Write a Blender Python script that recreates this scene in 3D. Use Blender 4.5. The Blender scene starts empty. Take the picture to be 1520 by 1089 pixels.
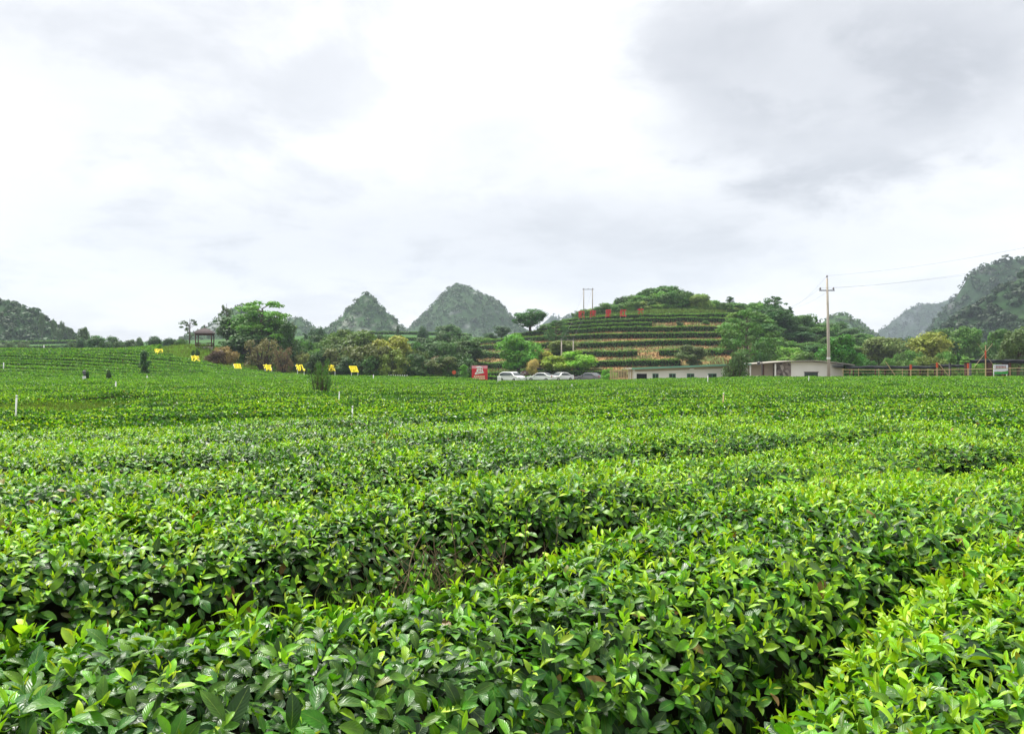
import bpy, math, random
import numpy as np
from mathutils import Vector, Matrix, Euler

SC = bpy.context.scene
COL = SC.collection
R = math.radians
rng = np.random.default_rng(7)
random.seed(7)

# ------------------------------------------------------------------ camera, sky, sun, exposure
CZ = 1.65                      # eye height
F = 1193.0                     # focal length in photo pixels (1520 wide)
HOR = 547.0                    # photo row of the horizon
cam = bpy.data.cameras.new('camera')
cam.sensor_width = 36.0
cam.lens = 36.0 * F / 1520.0
cam.clip_start = 0.05
cam.clip_end = 8000
camo = bpy.data.objects.new('camera', cam)
COL.objects.link(camo)
camo.location = (0, 0, CZ)
camo.rotation_euler = (R(90) + math.atan((HOR - 544.5) / F), 0, 0)
SC.camera = camo
SC.view_settings.view_transform = 'Standard'
SC.view_settings.look = 'None'
SC.view_settings.exposure = 0.86
SC.view_settings.gamma = 1.0
SC.view_settings.use_curve_mapping = False
SC.cycles.use_denoising = True
SC.cycles.max_bounces = 6
SC.cycles.transparent_max_bounces = 6
SC.cycles.transmission_bounces = 4
SC.cycles.diffuse_bounces = 2
SC.cycles.glossy_bounces = 2
SC.cycles.volume_bounces = 0

SUN_EL, SUN_AZ = 62.0, -35.0    # azimuth measured from +y towards +x
world = bpy.data.worlds.new('World')
SC.world = world
world.use_nodes = True
wt = world.node_tree
for n in list(wt.nodes):
    wt.nodes.remove(n)


def WN(t, **kw):
    n = wt.nodes.new(t)
    for k, v in kw.items():
        setattr(n, k, v)
    return n


def wl(a, b):
    wt.links.new(a, b)


def wmath(op, a, b=None, c=None):
    n = WN('ShaderNodeMath', operation=op)
    for i, v in enumerate((a, b, c)):
        if v is None:
            continue
        if isinstance(v, (int, float)):
            n.inputs[i].default_value = v
        else:
            wl(v, n.inputs[i])
    return n.outputs[0]


wout = WN('ShaderNodeOutputWorld')
wbg = WN('ShaderNodeBackground')
wbg.inputs['Strength'].default_value = 0.1
wl(wbg.outputs[0], wout.inputs[0])
sky = WN('ShaderNodeTexSky', sky_type='NISHITA')
sky.sun_disc = False
sky.sun_elevation = R(SUN_EL)
sky.sun_rotation = R(SUN_AZ)
tc = WN('ShaderNodeTexCoord')
sep = WN('ShaderNodeSeparateXYZ')
wl(tc.outputs['Generated'], sep.inputs[0])
# clouds lie on a layer: project the direction on to a plane overhead
den = wmath('ADD', wmath('MAXIMUM', sep.outputs[2], 0.0), 0.22)
cu = wmath('DIVIDE', sep.outputs[0], den)
cv = wmath('DIVIDE', sep.outputs[1], den)
comb = WN('ShaderNodeCombineXYZ')
wl(cu, comb.inputs[0])
wl(cv, comb.inputs[1])


def wnoise(scale, detail, rough, w=0.0, vec=None, dist=0.0):
    n = WN('ShaderNodeTexNoise', noise_dimensions='4D')
    n.inputs['Scale'].default_value = scale
    n.inputs['Detail'].default_value = detail
    n.inputs['Roughness'].default_value = rough
    n.inputs['W'].default_value = w
    n.inputs['Distortion'].default_value = dist
    wl(vec if vec is not None else comb.outputs[0], n.inputs['Vector'])
    return n.outputs['Fac']


def wrange(v, a, b, c, d):
    n = WN('ShaderNodeMapRange', interpolation_type='SMOOTHSTEP')
    wl(v, n.inputs['Value'])
    for i, q in enumerate((a, b, c, d)):
        n.inputs[1 + i].default_value = q
    return n.outputs[0]


n1 = wnoise(0.9, 7, 0.56, 3.1, dist=0.3)
n2 = wnoise(2.2, 6, 0.6, 8.4, dist=0.25)


def cloud_patch(px, py, sx, sz, r0, r1, amount, nz):
    """a darker cloud bank centred on a fixed compass direction"""
    v = Vector(((px - 760) / F, 1.0, (HOR - py) / F)).normalized()
    s = WN('ShaderNodeVectorMath', operation='SUBTRACT')
    wl(tc.outputs['Generated'], s.inputs[0])
    s.inputs[1].default_value = v
    m = WN('ShaderNodeVectorMath', operation='MULTIPLY')
    wl(s.outputs[0], m.inputs[0])
    m.inputs[1].default_value = (sx, 1.0, sz)
    l = WN('ShaderNodeVectorMath', operation='LENGTH')
    wl(m.outputs[0], l.inputs[0])
    q = wmath('ADD', l.outputs['Value'], wmath('MULTIPLY', wmath('SUBTRACT', nz, 0.5), 0.55))
    return wrange(q, r0, r1, amount, 0.0)


dark = wrange(n1, 0.46, 0.66, 0.0, 0.15)
dark = wmath('ADD', dark, wrange(n2, 0.47, 0.64, 0.0, 0.13))
dark = wmath('ADD', dark, cloud_patch(1250, 115, 1.0, 1.9, 0.13, 0.28, 0.30, n2))
dark = wmath('ADD', dark, cloud_patch(1500, 60, 1.0, 1.7, 0.05, 0.22, 0.04, n1))
dark = wmath('ADD', dark, cloud_patch(1150, 340, 0.55, 2.6, 0.05, 0.30, 0.14, n2))
dark = wmath('ADD', dark, cloud_patch(650, 360, 0.45, 2.8, 0.05, 0.28, 0.12, n1))
dark = wmath('ADD', dark, cloud_patch(760, 215, 0.8, 2.2, 0.02, 0.14, 0.07, n2))
dark = wmath('ADD', dark, cloud_patch(150, 330, 0.5, 1.6, 0.05, 0.45, 0.10, n1))
low = wrange(sep.outputs[2], 0.0, 0.22, 0.05, 0.0)
dark = wmath('ADD', dark, low)
bright = wmath('MULTIPLY', wmath('SUBTRACT', 1.04, dark), 0.665)
cmix = WN('ShaderNodeMix', data_type='RGBA')
wl(wmath('MULTIPLY', dark, 2.2), cmix.inputs[0])
cmix.inputs[6].default_value = (1.0, 1.0, 1.0, 1)
cmix.inputs[7].default_value = (0.90, 0.927, 0.985, 1)
vs = WN('ShaderNodeVectorMath', operation='SCALE')
wl(cmix.outputs[2], vs.inputs[0])
wl(wmath('MULTIPLY', bright, 10.0), vs.inputs['Scale'])
smix = WN('ShaderNodeMix', data_type='RGBA')
smix.inputs[0].default_value = 0.94
wl(sky.outputs[0], smix.inputs[6])
wl(vs.outputs[0], smix.inputs[7])
wl(smix.outputs[2], wbg.inputs['Color'])

sl = bpy.data.lights.new('sun', 'SUN')
sl.energy = 4.3
sl.angle = R(13)
sl.color = (1.0, 0.965, 0.9)
so = bpy.data.objects.new('sun', sl)
COL.objects.link(so)
sd = Vector((math.sin(R(SUN_AZ)) * math.cos(R(SUN_EL)), math.cos(R(SUN_AZ)) * math.cos(R(SUN_EL)), math.sin(R(SUN_EL))))
so.rotation_euler = sd.to_track_quat('Z', 'Y').to_euler()
so.location = (-40, 60, 120)

# ------------------------------------------------------------------ helpers


def hash2(ix, iy, seed):
    ix = ix.astype(np.int64)
    iy = iy.astype(np.int64)
    h = (ix * 374761393 + iy * 668265263 + seed * 1442695041) & 0xFFFFFFFF
    h = ((h ^ (h >> 13)) * 1274126177) & 0xFFFFFFFF
    h = h ^ (h >> 16)
    return (h & 0xFFFF) / 65535.0


def vn(x, y, seed=0):
    x = np.asarray(x, float)
    y = np.asarray(y, float)
    ix = np.floor(x)
    iy = np.floor(y)
    fx = x - ix
    fy = y - iy
    fx = fx * fx * (3 - 2 * fx)
    fy = fy * fy * (3 - 2 * fy)
    a = hash2(ix, iy, seed)
    b = hash2(ix + 1, iy, seed)
    c = hash2(ix, iy + 1, seed)
    d = hash2(ix + 1, iy + 1, seed)
    return (a * (1 - fx) + b * fx) * (1 - fy) + (c * (1 - fx) + d * fx) * fy


def fbm(x, y, seed=0, o=4):
    s = 0
    a = 0.5
    for i in range(o):
        s = s + a * vn(x * 2 ** i, y * 2 ** i, seed + i * 17)
        a *= 0.5
    return s / (1 - 0.5 ** o)


def ss(t):
    t = np.clip(t, 0, 1)
    return t * t * (3 - 2 * t)


def norm(v):
    return v / np.maximum(np.linalg.norm(v, axis=-1, keepdims=True), 1e-9)


def make_mesh(name, V, faces, mat=None, smooth=False, attrs=None):
    """faces: list of int arrays (n,k)"""
    me = bpy.data.meshes.new(name)
    V = np.ascontiguousarray(V, np.float32)
    faces = [np.asarray(f, np.int32) for f in faces if len(f)]
    me.vertices.add(len(V))
    me.vertices.foreach_set('co', V.ravel())
    nl = sum(f.size for f in faces)
    npoly = sum(len(f) for f in faces)
    me.loops.add(nl)
    me.polygons.add(npoly)
    me.loops.foreach_set('vertex_index', np.concatenate([f.ravel() for f in faces]).astype(np.int32))
    st = np.concatenate([[0]] + [np.full(len(f), f.shape[1]) for f in faces]).cumsum()[:-1]
    me.polygons.foreach_set('loop_start', st.astype(np.int32))
    me.polygons.foreach_set('use_smooth', np.full(npoly, smooth))
    for k, a in (attrs or {}).items():
        a = np.asarray(a, np.float32)
        if a.ndim == 1:
            at = me.attributes.new(k, 'FLOAT', 'POINT')
            at.data.foreach_set('value', np.ascontiguousarray(a))
        else:
            at = me.attributes.new(k, 'FLOAT_COLOR', 'POINT')
            b = np.ones((len(a), 4), np.float32)
            b[:, :3] = a
            at.data.foreach_set('color', b.ravel())
    me.update(calc_edges=True)
    if mat:
        me.materials.append(mat)
    return me


class MB:
    """collects simple solids for ONE mesh"""

    def __init__(self):
        self.v = []
        self.f = []

    def add(self, vs, fs):
        o = len(self.v)
        self.v += [tuple(p) for p in vs]
        self.f += [tuple(i + o for i in q) for q in fs]
        return self

    def box(self, x0, x1, y0, y1, z0, z1):
        v = [(x0, y0, z0), (x1, y0, z0), (x1, y1, z0), (x0, y1, z0), (x0, y0, z1), (x1, y0, z1), (x1, y1, z1), (x0, y1, z1)]
        return self.add(v, [(3, 2, 1, 0), (4, 5, 6, 7), (0, 1, 5, 4), (1, 2, 6, 5), (2, 3, 7, 6), (3, 0, 4, 7)])

    def tube(self, pts, rad, n=6, cap=True):
        pts = [Vector(p) for p in pts]
        if not hasattr(rad, '__len__'):
            rad = [rad] * len(pts)
        rings = []
        for i, p in enumerate(pts):
            t = (pts[min(i + 1, len(pts) - 1)] - pts[max(i - 1, 0)])
            t = t.normalized() if t.length > 1e-9 else Vector((0, 0, 1))
            a = t.cross(Vector((0, 0, 1)))
            if a.length < 1e-3:
                a = t.cross(Vector((1, 0, 0)))
            a.normalize()
            b = t.cross(a)
            rings.append([p + (a * math.cos(k * 2 * math.pi / n) + b * math.sin(k * 2 * math.pi / n)) * rad[i] for k in range(n)])
        vs = [q for r in rings for q in r]
        fs = []
        for i in range(len(pts) - 1):
            for k in range(n):
                k2 = (k + 1) % n
                fs.append((i * n + k, i * n + k2, (i + 1) * n + k2, (i + 1) * n + k))
        if cap:
            fs.append(tuple(range(n - 1, -1, -1)))
            fs.append(tuple((len(pts) - 1) * n + k for k in range(n)))
        return self.add(vs, fs)

    def prism(self, poly, y0, y1):
        """poly in x,z (counter-clockwise seen from -y), extruded along y"""
        n = len(poly)
        v = [(p[0], y0, p[1]) for p in poly] + [(p[0], y1, p[1]) for p in poly]
        f = [tuple(range(n)), tuple(range(2 * n - 1, n - 1, -1))]
        f += [(i, i + n, (i + 1) % n + n, (i + 1) % n) for i in range(n)]
        return self.add(v, f)

    def build(self, name, mat, parent=None, smooth=False):
        me = bpy.data.meshes.new(name)
        me.from_pydata(self.v, [], self.f)
        me.update()
        if smooth:
            me.polygons.foreach_set('use_smooth', [True] * len(me.polygons))
        me.materials.append(mat)
        return link(name, me, parent)


def link(name, me, parent=None):
    o = bpy.data.objects.new(name, me)
    COL.objects.link(o)
    if parent:
        o.parent = parent
    return o


def tag(o, label=None, cat=None, group=None, kind=None):
    if label:
        o['label'] = label
    if cat:
        o['category'] = cat
    if group:
        o['group'] = group
    if kind:
        o['kind'] = kind
    return o


def thing(name, label, cat, loc=(0, 0, 0), rz=0.0, group=None):
    o = bpy.data.objects.new(name, None)
    COL.objects.link(o)
    o.location = loc
    o.rotation_euler = (0, 0, rz)
    return tag(o, label, cat, group)


def X(px, d):
    return (px - 760.0) / F * d


def Z(py, d):
    return CZ + (HOR - py) / F * d

# ------------------------------------------------------------------ materials


def mat_new(name):
    m = bpy.data.materials.new(name)
    m.use_nodes = True
    nt = m.node_tree
    b = nt.nodes['Principled BSDF']
    return m, nt, b


def simple(name, col, rough=0.7, spec=0.3, metal=0.0, var=0.12, scale=3.0, bump=0.0):
    m, nt, b = mat_new(name)
    tcn = nt.nodes.new('ShaderNodeTexCoord')
    nz = nt.nodes.new('ShaderNodeTexNoise')
    nz.inputs['Scale'].default_value = scale
    nz.inputs['Detail'].default_value = 5
    nt.links.new(tcn.outputs['Object'], nz.inputs['Vector'])
    mx = nt.nodes.new('ShaderNodeMix')
    mx.data_type = 'RGBA'
    nt.links.new(nz.outputs['Fac'], mx.inputs[0])
    mx.inputs[6].default_value = tuple(c * (1 - var * 1.6) for c in col) + (1,)
    mx.inputs[7].default_value = tuple(min(1, c * (1 + var * 1.6)) for c in col) + (1,)
    nt.links.new(mx.outputs[2], b.inputs['Base Color'])
    b.inputs['Roughness'].default_value = rough
    b.inputs['Specular IOR Level'].default_value = spec
    b.inputs['Metallic'].default_value = metal
    if bump:
        bp = nt.nodes.new('ShaderNodeBump')
        bp.inputs['Strength'].default_value = bump
        nt.links.new(nz.outputs['Fac'], bp.inputs['Height'])
        nt.links.new(bp.outputs[0], b.inputs['Normal'])
    return m


def ramp(nt, fac, stops):
    r = nt.nodes.new('ShaderNodeValToRGB')
    cr = r.color_ramp
    while len(cr.elements) < len(stops):
        cr.elements.new(0.5)
    for e, (p, c) in zip(cr.elements, stops):
        e.position = p
        e.color = tuple(c) + (1,)
    nt.links.new(fac, r.inputs[0])
    return r.outputs[0]


def attr(nt, name):
    a = nt.nodes.new('ShaderNodeAttribute')
    a.attribute_name = name
    return a


def tea_material(name, veins):
    m, nt, b = mat_new(name)
    tone = attr(nt, 'tone').outputs['Fac']
    rnd = attr(nt, 'rnd').outputs['Fac']
    col = ramp(nt, tone, [(0.0, (0.012, 0.052, 0.006)), (0.18, (0.042, 0.140, 0.008)), (0.5, (0.142, 0.345, 0.012)),
                          (0.8, (0.31, 0.53, 0.018)), (1.0, (0.47, 0.60, 0.040))])
    hs = nt.nodes.new('ShaderNodeHueSaturation')
    mr = nt.nodes.new('ShaderNodeMapRange')
    nt.links.new(rnd, mr.inputs[0])
    mr.inputs[3].default_value = 0.72
    mr.inputs[4].default_value = 1.3
    nt.links.new(mr.outputs[0], hs.inputs['Value'])
    mh = nt.nodes.new('ShaderNodeMapRange')
    nt.links.new(rnd, mh.inputs[0])
    mh.inputs[3].default_value = 0.485
    mh.inputs[4].default_value = 0.515
    nt.links.new(mh.outputs[0], hs.inputs['Hue'])
    nt.links.new(col, hs.inputs['Color'])
    dead = ramp(nt, rnd, [(0.0, (0, 0, 0)), (0.991, (0, 0, 0)), (0.994, (1, 1, 1)), (1.0, (1, 1, 1))])
    dm = nt.nodes.new('ShaderNodeMix')
    dm.data_type = 'RGBA'
    nt.links.new(dead, dm.inputs[0])
    nt.links.new(hs.outputs[0], dm.inputs[6])
    dm.inputs[7].default_value = (0.22, 0.13, 0.035, 1)
    geo = nt.nodes.new('ShaderNodeNewGeometry')
    nz = nt.nodes.new('ShaderNodeTexNoise')
    nz.inputs['Scale'].default_value = 45.0
    nz.inputs['Detail'].default_value = 3
    nt.links.new(geo.outputs['Position'], nz.inputs['Vector'])
    h2 = nt.nodes.new('ShaderNodeHueSaturation')
    m2 = nt.nodes.new('ShaderNodeMapRange')
    nt.links.new(nz.outputs['Fac'], m2.inputs[0])
    m2.inputs[1].default_value = 0.3
    m2.inputs[2].default_value = 0.7
    m2.inputs[3].default_value = 0.72
    m2.inputs[4].default_value = 1.28
    nt.links.new(m2.outputs[0], h2.inputs['Value'])
    nt.links.new(dm.outputs[2], h2.inputs['Color'])
    m3 = nt.nodes.new('ShaderNodeMapRange')
    nt.links.new(nz.outputs['Fac'], m3.inputs[0])
    m3.inputs[1].default_value = 0.3
    m3.inputs[2].default_value = 0.7
    m3.inputs[3].default_value = 0.29 if veins else 0.34
    m3.inputs[4].default_value = 0.50 if veins else 0.55
    nt.links.new(m3.outputs[0], b.inputs['Roughness'])
    c = h2.outputs[0]
    if veins:
        ac = attr(nt, 'across').outputs['Fac']
        al = attr(nt, 'along').outputs['Fac']

        def mth(op, a, bb):
            n = nt.nodes.new('ShaderNodeMath')
            n.operation = op
            for i, v in enumerate((a, bb)):
                if isinstance(v, (int, float)):
                    n.inputs[i].default_value = v
                else:
                    nt.links.new(v, n.inputs[i])
            return n.outputs[0]
        aa = mth('ABSOLUTE', ac, 0)
        ph = mth('SUBTRACT', mth('MULTIPLY', al, 52.0), mth('MULTIPLY', aa, 15.0))
        wv = mth('SINE', ph, 0)
        rib = nt.nodes.new('ShaderNodeMapRange')
        nt.links.new(aa, rib.inputs[0])
        rib.inputs[1].default_value = 0.0
        rib.inputs[2].default_value = 0.10
        rib.inputs[3].default_value = 1.0
        rib.inputs[4].default_value = 0.0
        mx = nt.nodes.new('ShaderNodeMix')
        mx.data_type = 'RGBA'
        nt.links.new(mth('MULTIPLY', rib.outputs[0], 0.45), mx.inputs[0])
        nt.links.new(c, mx.inputs[6])
        mx.inputs[7].default_value = (0.22, 0.34, 0.05, 1)
        c = mx.outputs[2]
        bp = nt.nodes.new('ShaderNodeBump')
        bp.inputs['Strength'].default_value = 0.30
        bp.inputs['Distance'].default_value = 0.0011
        hgt = mth('SUBTRACT', mth('MULTIPLY', wv, 0.55), mth('MULTIPLY', rib.outputs[0], 1.4))
        nt.links.new(hgt, bp.inputs['Height'])
        nt.links.new(bp.outputs[0], b.inputs['Normal'])
    nt.links.new(c, b.inputs['Base Color'])
    b.inputs['Specular IOR Level'].default_value = 0.38 if veins else 0.40
    tr = nt.nodes.new('ShaderNodeBsdfTranslucent')
    tcol = nt.nodes.new('ShaderNodeMix')
    tcol.data_type = 'RGBA'
    tcol.blend_type = 'MULTIPLY'
    tcol.inputs[0].default_value = 1.0
    nt.links.new(c, tcol.inputs[6])
    tcol.inputs[7].default_value = (1.5, 1.45, 0.5, 1)
    nt.links.new(tcol.outputs[2], tr.inputs['Color'])
    ms = nt.nodes.new('ShaderNodeMixShader')
    ms.inputs[0].default_value = 0.24
    nt.links.new(b.outputs[0], ms.inputs[1])
    nt.links.new(tr.outputs[0], ms.inputs[2])
    nt.links.new(ms.outputs[0], nt.nodes['Material Output'].inputs[0])
    return m


def foliage_material(name):
    """tree and shrub leaves: colour of the kind comes from the object, leaf variation from an attribute"""
    m, nt, b = mat_new(name)
    oi = nt.nodes.new('ShaderNodeObjectInfo')
    rnd = attr(nt, 'rnd').outputs['Fac']
    hs = nt.nodes.new('ShaderNodeHueSaturation')
    for sock, lo, hi in (('Value', 0.55, 1.5), ('Hue', 0.462, 0.508)):
        mr = nt.nodes.new('ShaderNodeMapRange')
        nt.links.new(rnd, mr.inputs[0])
        mr.inputs[3].default_value = lo
        mr.inputs[4].default_value = hi
        nt.links.new(mr.outputs[0], hs.inputs[sock])
    nt.links.new(oi.outputs['Color'], hs.inputs['Color'])
    nt.links.new(hs.outputs[0], b.inputs['Base Color'])
    b.inputs['Roughness'].default_value = 0.55
    b.inputs['Specular IOR Level'].default_value = 0.25
    tr = nt.nodes.new('ShaderNodeBsdfTranslucent')
    nt.links.new(hs.outputs[0], tr.inputs['Color'])
    ms = nt.nodes.new('ShaderNodeMixShader')
    ms.inputs[0].default_value = 0.3
    nt.links.new(b.outputs[0], ms.inputs[1])
    nt.links.new(tr.outputs[0], ms.inputs[2])
    nt.links.new(ms.outputs[0], nt.nodes['Material Output'].inputs[0])
    return m


def cover_material(name, scale=2.0, bump=0.3):
    m, nt, b = mat_new(name)
    c = attr(nt, 'cover').outputs['Color']
    geo = nt.nodes.new('ShaderNodeNewGeometry')
    nz = nt.nodes.new('ShaderNodeTexNoise')
    nz.inputs['Scale'].default_value = scale
    nz.inputs['Detail'].default_value = 8
    nz.inputs['Roughness'].default_value = 0.65
    nt.links.new(geo.outputs['Position'], nz.inputs['Vector'])
    hs = nt.nodes.new('ShaderNodeHueSaturation')
    mr = nt.nodes.new('ShaderNodeMapRange')
    nt.links.new(nz.outputs['Fac'], mr.inputs[0])
    mr.inputs[1].default_value = 0.3
    mr.inputs[2].default_value = 0.7
    mr.inputs[3].default_value = 0.5
    mr.inputs[4].default_value = 1.5
    nt.links.new(mr.outputs[0], hs.inputs['Value'])
    nt.links.new(c, hs.inputs['Color'])
    nt.links.new(hs.outputs[0], b.inputs['Base Color'])
    b.inputs['Roughness'].default_value = 0.9
    b.inputs['Specular IOR Level'].default_value = 0.1
    bp = nt.nodes.new('ShaderNodeBump')
    bp.inputs['Strength'].default_value = bump
    bp.inputs['Distance'].default_value = 0.2
    nt.links.new(nz.outputs['Fac'], bp.inputs['Height'])
    nt.links.new(bp.outputs[0], b.inputs['Normal'])
    return m


M_TEA = tea_material('tea_leaf_detail', True)
M_TEAF = tea_material('tea_leaf', False)
M_FOL = foliage_material('foliage')
M_COVER = cover_material('ground_cover')
M_ROCK = cover_material('hill_cover', 0.25, 0.5)
M_TWIG = simple('tea_wood', (0.15, 0.115, 0.065), 0.85, 0.15, var=0.3, scale=30)
M_CORE = simple('tea_shade_core', (0.014, 0.015, 0.007), 0.95, 0.05, var=0.4, scale=18, bump=0.4)  # near-black colour stands in for the shade deep inside the hedges
M_BARK = simple('bark', (0.10, 0.08, 0.06), 0.9, 0.1, var=0.3, scale=4, bump=0.4)
M_CONC = simple('concrete', (0.42, 0.37, 0.31), 0.85, 0.2, var=0.15, scale=2)
M_STEEL = simple('dark_steel', (0.10, 0.10, 0.11), 0.5, 0.4, var=0.1)
M_WHITEP = simple('white_plastic', (0.80, 0.80, 0.78), 0.45, 0.4, var=0.04)
M_PORC = simple('porcelain', (0.12, 0.10, 0.09), 0.3, 0.5, var=0.1)
M_YEL = simple('yellow_sheet', (0.90, 0.74, 0.01), 0.45, 0.3, var=0.04)
M_RED = simple('red_sheet', (0.62, 0.018, 0.03), 0.5, 0.3, var=0.1)
M_PLASTER = simple('white_plaster', (0.84, 0.83, 0.80), 0.9, 0.1, var=0.06, scale=0.8)
M_TANWALL = simple('weathered_plaster', (0.50, 0.43, 0.35), 0.9, 0.1, var=0.14, scale=0.7)
M_ROOF = simple('sheet_roof', (0.36, 0.33, 0.28), 0.7, 0.3, var=0.15, scale=1.2)
M_GREEN = simple('green_fascia', (0.16, 0.36, 0.26), 0.6, 0.3, var=0.12)
M_GLASS = simple('window_glass', (0.03, 0.045, 0.045), 0.12, 0.6, var=0.1)
M_TIMBER = simple('dark_timber', (0.085, 0.04, 0.028), 0.75, 0.2, var=0.25, scale=6)
M_BAMBOO = simple('bamboo', (0.50, 0.37, 0.20), 0.6, 0.3, var=0.2, scale=5)
M_NET = simple('shade_net', (0.022, 0.024, 0.027), 0.95, 0.05, var=0.3, scale=3)
M_TILE = simple('roof_tile', (0.075, 0.055, 0.055), 0.8, 0.2, var=0.25, scale=3, bump=0.3)
M_TYRE = simple('rubber', (0.02, 0.02, 0.02), 0.85, 0.2)
M_RIM = simple('alloy', (0.5, 0.5, 0.52), 0.35, 0.5, metal=0.8)
M_LAMP = simple('clear_lamp', (0.7, 0.72, 0.75), 0.15, 0.6)
M_TAIL = simple('red_lamp', (0.4, 0.01, 0.01), 0.2, 0.5)
M_ORANGE = simple('orange_red_paint', (0.55, 0.085, 0.03), 0.5, 0.3)
M_CREAM = simple('cream_print', (0.80, 0.68, 0.42), 0.6, 0.2)
M_PINK = simple('pink_print', (0.78, 0.30, 0.38), 0.6, 0.2)
M_SIGNW = simple('sign_white', (0.72, 0.74, 0.82), 0.5, 0.2, var=0.05)
M_SIGNG = simple('sign_green', (0.03, 0.36, 0.05), 0.5, 0.2, var=0.15)


def stone_material():
    m, nt, b = mat_new('rubble_stone')
    tcn = nt.nodes.new('ShaderNodeTexCoord')
    vo = nt.nodes.new('ShaderNodeTexVoronoi')
    vo.inputs['Scale'].default_value = 3.2
    nt.links.new(tcn.outputs['Object'], vo.inputs['Vector'])
    c = ramp(nt, vo.outputs['Color'], [(0.1, (0.06, 0.05, 0.05)), (0.5, (0.20, 0.16, 0.15)), (0.9, (0.42, 0.38, 0.35))])
    nt.links.new(c, b.inputs['Base Color'])
    b.inputs['Roughness'].default_value = 0.9
    return m


M_STONE = stone_material()


def paint(name, col):
    m, nt, b = mat_new(name)
    b.inputs['Base Color'].default_value = tuple(col) + (1,)
    b.inputs['Roughness'].default_value = 0.28
    b.inputs['Coat Weight'].default_value = 0.6
    nz = nt.nodes.new('ShaderNodeTexNoise')
    nz.inputs['Scale'].default_value = 2.0
    mr = nt.nodes.new('ShaderNodeMapRange')
    nt.links.new(nz.outputs['Fac'], mr.inputs[0])
    mr.inputs[3].default_value = 0.22
    mr.inputs[4].default_value = 0.42
    nt.links.new(mr.outputs[0], b.inputs['Roughness'])
    return m


M_CARW = paint('white_car_paint', (0.80, 0.80, 0.79))
M_CARG = paint('grey_car_paint', (0.17, 0.16, 0.18))
M_CARR = paint('maroon_car_paint', (0.24, 0.12, 0.13))

# rows of the tea field: y = s + g(x)


def g(x):
    return 0.2 * x + 2.8 * np.arctan(x / 4.0)


def gp(x):
    return 0.2 + 0.7 / (1 + (x / 4.0) ** 2)


gaps = [-0.45, 1.68, 3.80, 6.1, 8.2, 10.3]
while gaps[-1] < 165:
    gaps.append(gaps[-1] + 1.95 + 0.012 * min(gaps[-1], 40) + random.uniform(-0.15, 0.15))
gaps = np.array(gaps)


# ------------------------------------------------------------------ terrain
HC = (36.0, 205.0)              # centre of the terraced hill


def hill_r(x, y):
    return np.hypot(x - HC[0], y - HC[1])


def hill_h(x, y):
    r = hill_r(x, y)
    d = np.clip(0.25 * (76.0 - r), 0, 14.0)
    d = d + 2.2 * np.clip(1 - (np.hypot(x - 40, y - 208) / 26.0) ** 2, 0, 1)
    return d


def G(x, y):
    x = np.asarray(x, float)
    y = np.asarray(y, float)
    z = 0.10 * (fbm(x / 7, y / 7, 3, 2) - 0.5)
    sr = y - g(x)
    ks = np.clip((np.searchsorted(gaps, sr) - 1) // 2 * 2, 0, len(gaps) - 1)
    stair = np.where(y < 149, ss((gaps[ks] - 70) / 86), ss((sr - 70) / 86))      # the slope climbs in low steps, two rows each
    left = 4.2 * stair * ss((-x - 26) / 34) * (1 - ss((y - 160) / 90))
    left = left + 1.7 * np.exp(-(((x + 53) / 9) ** 2 + ((y - 140) / 8) ** 2))
    z = z + left
    z = z - 0.95 * np.clip((y - 42) / 62, 0, 1) * np.exp(-((x + 1) / (8 + 0.10 * np.maximum(y, 0))) ** 2) * (1 - 0.5 * ss((y - 106) / 3.5))
    z = z - 0.9 * ss((x - 9) / 5) * ss((y - 79) / 7) * (1 - ss((y - 118) / 14))
    hill = hill_h(x, y)
    ridge = 10.0 * np.exp(-(((x - 90) / 40) ** 2 + ((y - 245) / 42) ** 2))
    right = ss((x - 50) / 25)
    hill = np.maximum(hill * (1 - 0.22 * right), ridge)
    rise = 11.0 * ss((y - 175) / 130) + 3.5 * np.exp(-((x + 45) / 70) ** 2) * ss((y - 200) / 90)
    z = z + np.maximum(hill, rise)
    return z


def axis(segs):
    out = [segs[0][0]]
    for a, b, s in segs:
        n = max(1, int(round((b - a) / s)))
        out += list(np.linspace(a, b, n + 1)[1:])
    return np.array(out)


gx = axis([(-1600, -600, 200), (-600, -200, 25), (-200, -110, 5), (-110, 160, 1.25), (160, 260, 5), (260, 600, 25), (600, 1600, 200)])
gy = axis([(-300, -20, 20), (-20, 60, 2.0), (60, 270, 1.25), (270, 400, 6), (400, 700, 25), (700, 1700, 200)])
GX, GY = np.meshgrid(gx, gy)
gz = G(GX, GY)
nx_, ny_ = len(gx), len(gy)
idx = np.arange(nx_ * ny_).reshape(ny_, nx_)
gf = np.stack([idx[:-1, :-1], idx[:-1, 1:], idx[1:, 1:], idx[1:, :-1]], -1).reshape(-1, 4)


def lerp3(a, b, t):
    return a * (1 - t[..., None]) + b * t[..., None]


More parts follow.
